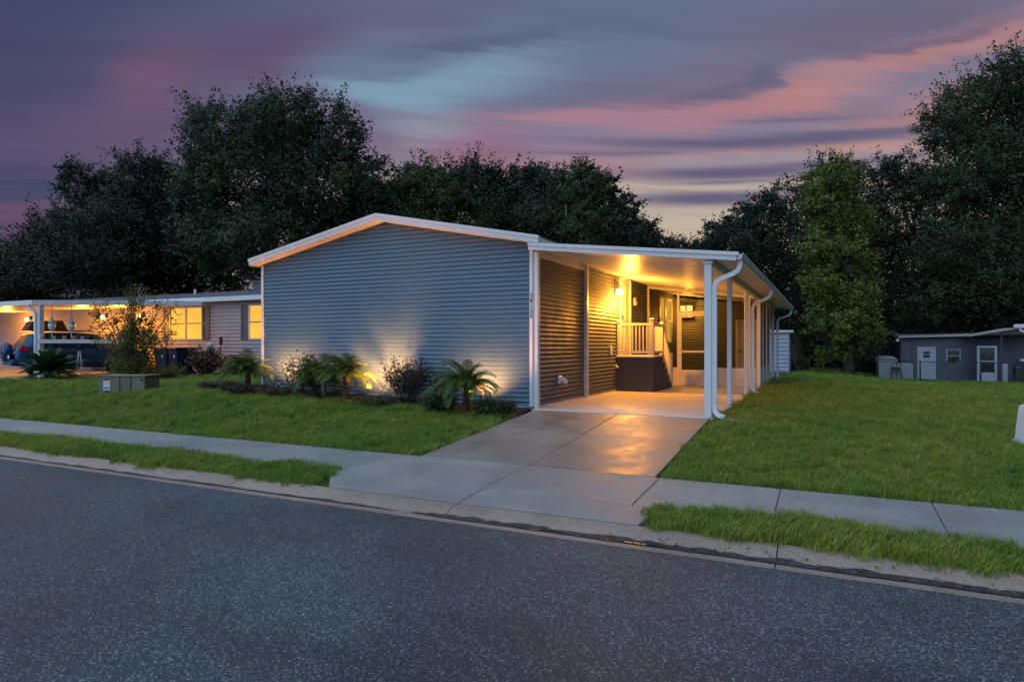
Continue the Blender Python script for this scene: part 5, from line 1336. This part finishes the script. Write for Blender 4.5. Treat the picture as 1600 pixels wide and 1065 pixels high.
# patio chair
cx, cy, cz = 8.55, 30.6, G(8.55, 30.6); t = thing('patio_chair', 'dark tubular patio chair in front of the pale spa box', 'chair', (cx, cy, cz))
mb = MB(); mb.bbox(cx-.24,cx+.24,cy-.22,cy+.22,cz+.40,cz+.45,.01); part('seat', mb, M_dark, t)
mb = MB(); mb.tube([(cx-.22,cy+.2,cz+.45),(cx-.22,cy+.26,cz+.85),(cx-.15,cy+.28,cz+.95),(cx+.15,cy+.28,cz+.95),(cx+.22,cy+.26,cz+.85),(cx+.22,cy+.2,cz+.45)], .02, 6); mb.bbox(cx-.2,cx+.2,cy+.22,cy+.26,cz+.5,cz+.72,.01); part('backrest', mb, M_dark, t)
for (sx, sy) in ((-1,-1),(1,-1),(-1,1),(1,1)):
    mb = MB(); mb.tube([(cx+sx*.22,cy+sy*.2,cz+.42),(cx+sx*.26,cy+sy*.24,cz)], .016, 6); part('leg', mb, M_dark, t)

# ------------------------------------------------------------------ grass blades
def clump_mesh(nm, nb_l, rad, hmin, hmax, wd, lean):
    V = []; F = []
    for k in range(nb_l):
        a = rng.uniform(0, 6.283); r_ = rad*math.sqrt(rng.random()); x, y = r_*math.cos(a), r_*math.sin(a)
        h_ = rng.uniform(hmin, hmax); b = rng.uniform(0, 6.283); ln_ = lean*h_*rng.uniform(.3, 1.3); dx, dy = math.cos(b)*ln_, math.sin(b)*ln_
        w_ = wd*rng.uniform(.7, 1.3); wx, wy = -math.sin(b+.6)*w_/2, math.cos(b+.6)*w_/2; k0 = len(V)
        V += [(x-wx,y-wy,-.01),(x+wx,y+wy,-.01),(x+dx*.35+wx,y+dy*.35+wy,h_*.6),(x+dx*.35-wx,y+dy*.35-wy,h_*.6),(x+dx,y+dy,h_)]
        F += [(k0,k0+1,k0+2,k0+3),(k0+3,k0+2,k0+4)]
    me = bpy.data.meshes.new(nm); me.from_pydata(V, [], F); me.update(); me.materials.append(M_grass); return me
gcol = bpy.data.collections.new('grass_clumps')
for i in range(5):
    o = bpy.data.objects.new('grass_clump', clump_mesh('grass_clump', 40, .085, .045, .10, .0055, .8)); gcol.objects.link(o)
def scatter_group():
    ng = bpy.data.node_groups.new('grass_scatter', 'GeometryNodeTree')
    ng.interface.new_socket('Geometry', in_out='INPUT', socket_type='NodeSocketGeometry'); ng.interface.new_socket('Geometry', in_out='OUTPUT', socket_type='NodeSocketGeometry')
    N = ng.nodes; L = ng.links
    gi = N.new('NodeGroupInput'); go = N.new('NodeGroupOutput'); mp = N.new('GeometryNodeMeshToPoints'); ip = N.new('GeometryNodeInstanceOnPoints')
    ci = N.new('GeometryNodeCollectionInfo'); ci.inputs[0].default_value = gcol; ci.inputs[1].default_value = True; ci.inputs[2].default_value = True
    rv = N.new('FunctionNodeRandomValue'); rv.data_type = 'FLOAT_VECTOR'; rv.inputs[0].default_value = (-.12,-.12,0); rv.inputs[1].default_value = (.12,.12,6.283)
    at_ = N.new('GeometryNodeInputNamedAttribute'); at_.data_type = 'FLOAT'; at_.inputs[0].default_value = 'size'
    L.new(gi.outputs[0], mp.inputs[0]); L.new(mp.outputs[0], ip.inputs['Points']); L.new(ci.outputs[0], ip.inputs['Instance'])
    ip.inputs['Pick Instance'].default_value = True
    L.new(rv.outputs[0], ip.inputs['Rotation']); L.new(at_.outputs[0], ip.inputs['Scale']); L.new(ip.outputs[0], go.inputs[0]); return ng
NG_ = scatter_group()
cam_xy = np.array([5.05,-11.22]); fw = np.array([-math.sin(TH), math.cos(TH)]); rt = np.array([math.cos(TH), math.sin(TH)])
def inview(U, V_, mar=1.5):
    dx, dy = U-cam_xy[0], V_-cam_xy[1]; dep = dx*fw[0]+dy*fw[1]; lat = dx*rt[0]+dy*rt[1]
    return (dep > .5) & (np.abs(lat) < dep*.80*1.12+mar), dep
def lawn(name, u0, u1, v0, v1, keep, zadd=0.0, hs=1.0, df=1.0):
    """tufts thinned with distance from the kerb side view"""
    U = []; V_ = []; S = []
    for (d0, d1, den, sc) in ((0,8.5,150,1.0),(8.5,12,105,1.12),(12,17,62,1.35),(17,25,27,1.75),(25,36,10,2.3),(36,60,3.5,3.0)):
        n = int((u1-u0)*(v1-v0)*den*df); a = rng.uniform(u0, u1, n); b = rng.uniform(v0, v1, n); ok, dep = inview(a, b)
        dist = dep; ok &= (dist >= d0) & (dist < d1) & keep(a, b)
        a, b = a[ok], b[ok]; U.append(a); V_.append(b)
        lng = .5+.5*np.sin(a*1.7+np.sin(b*1.1)*2)*np.sin(b*1.9+1+np.sin(a*.8)*2)
        hz = sc if sc < 1.5 else 1.5+(sc-1.5)*.5
        S.append(hz*hs*rng.uniform(.7, 1.15, len(a))*(.82+.32*lng))
    U = np.concatenate(U); V_ = np.concatenate(V_); S = np.concatenate(S)
    Z = ground(U, V_)-.02+zadd
    me = bpy.data.meshes.new(name); me.vertices.add(len(U)); me.vertices.foreach_set('co', np.stack([U, V_, Z], 1).astype(np.float32).ravel())
    at_ = me.attributes.new('size', 'FLOAT', 'POINT'); at_.data.foreach_set('value', S.astype(np.float32)); me.update()
    o = bpy.data.objects.new(name, me); COL.objects.link(o); me.materials.append(M_grass); o['kind'] = 'stuff'
    md = o.modifiers.new('scatter', 'NODES'); md.node_group = NG_; return len(U)
wob = lambda a, f, s: .05*np.sin(a*f+s)+.03*np.sin(a*f*2.7+s*3)
def bedfront(u): return -.86-.18*np.sin(u*1.3)-.08*np.sin(u*3.7)
def keepL(u, v):
    k = (v > -3.93+wob(u,2.3,1)*.6) & (u < .06+wob(v,3,2)*.7)
    k &= ~((v > bedfront(u)) & (u > -7.3) & (u < .2)) & ~((u > -7.1) & (v > -.2)) & ~((u > -8.1) & (u < -7.1) & (v > -.8) & (v < -.3))
    k &= ~((v > .9) & (u < -19.3)) & ~((u < -17) & (v > 5.5)) & ~((u < -20) & (v > -.4+.35*(-u-20)*0))
    return k
def keepR(u, v):
    k = (v > -3.92+wob(u,2.1,4)*.6) & (u > 3.36+wob(v,2.6,5)*.5) & ~((v > 29.4) & (u < 3.2)) & ~((v > 31.2) & (u > 7.6))
    return k
cnt = lawn('lawn_grass', -24, .15, -3.98, 6.4, keepL)
cnt += lawn('lawn_grass', 3.28, 22, -3.98, 44, keepR)
def keepP(u, v):
    k = (v > -5.66+wob(u,2.9,7)) & (v < -4.99+wob(u,2.2,3))
    e = (v+5.6)/.45
    return k & ((u < .03-.34*np.clip(e,0,1.4)+wob(v,9,1)) | (u > 3.58+wob(v,8,2)))
cnt += lawn('verge_grass', -24, -.3, -5.72, -4.9, keepP, .005, 1.18, 1.8)
cnt += lawn('verge_grass', 3.5, 16, -5.72, -4.9, keepP, .005, 1.2, 1.8)
# weeds in the joint between walk and driveway
keepJ = lambda u, v: ((np.abs(u-1.35) < .14) | (np.abs(u-2.85) < .22) | (rng.random(len(u)) < .10))
cnt += lawn('joint_weeds', .2, 3.3, -3.965, -3.935, lambda u, v: keepJ(u, v), .012, .42)
print('grass tufts', cnt)
# leaf litter caught in the right gutter
n = 500; Pn = np.stack([rng.uniform(3.3, 9, n), -5.90+rng.normal(size=n)*.05, np.zeros(n)], 1); Pn[:,2] = [kz(float(v))+.012 for v in Pn[:,1]]
V, _n = leaf_arrays(Pn, .035, .02); V[:,2] = np.repeat(Pn[:,2], 4)+rng.uniform(0,.008,len(V)); o = link('gutter_leaf_litter', fastmesh('gutter_leaf_litter', V, np.arange(len(V)).reshape(-1,4)), M_twig); o['kind'] = 'stuff'
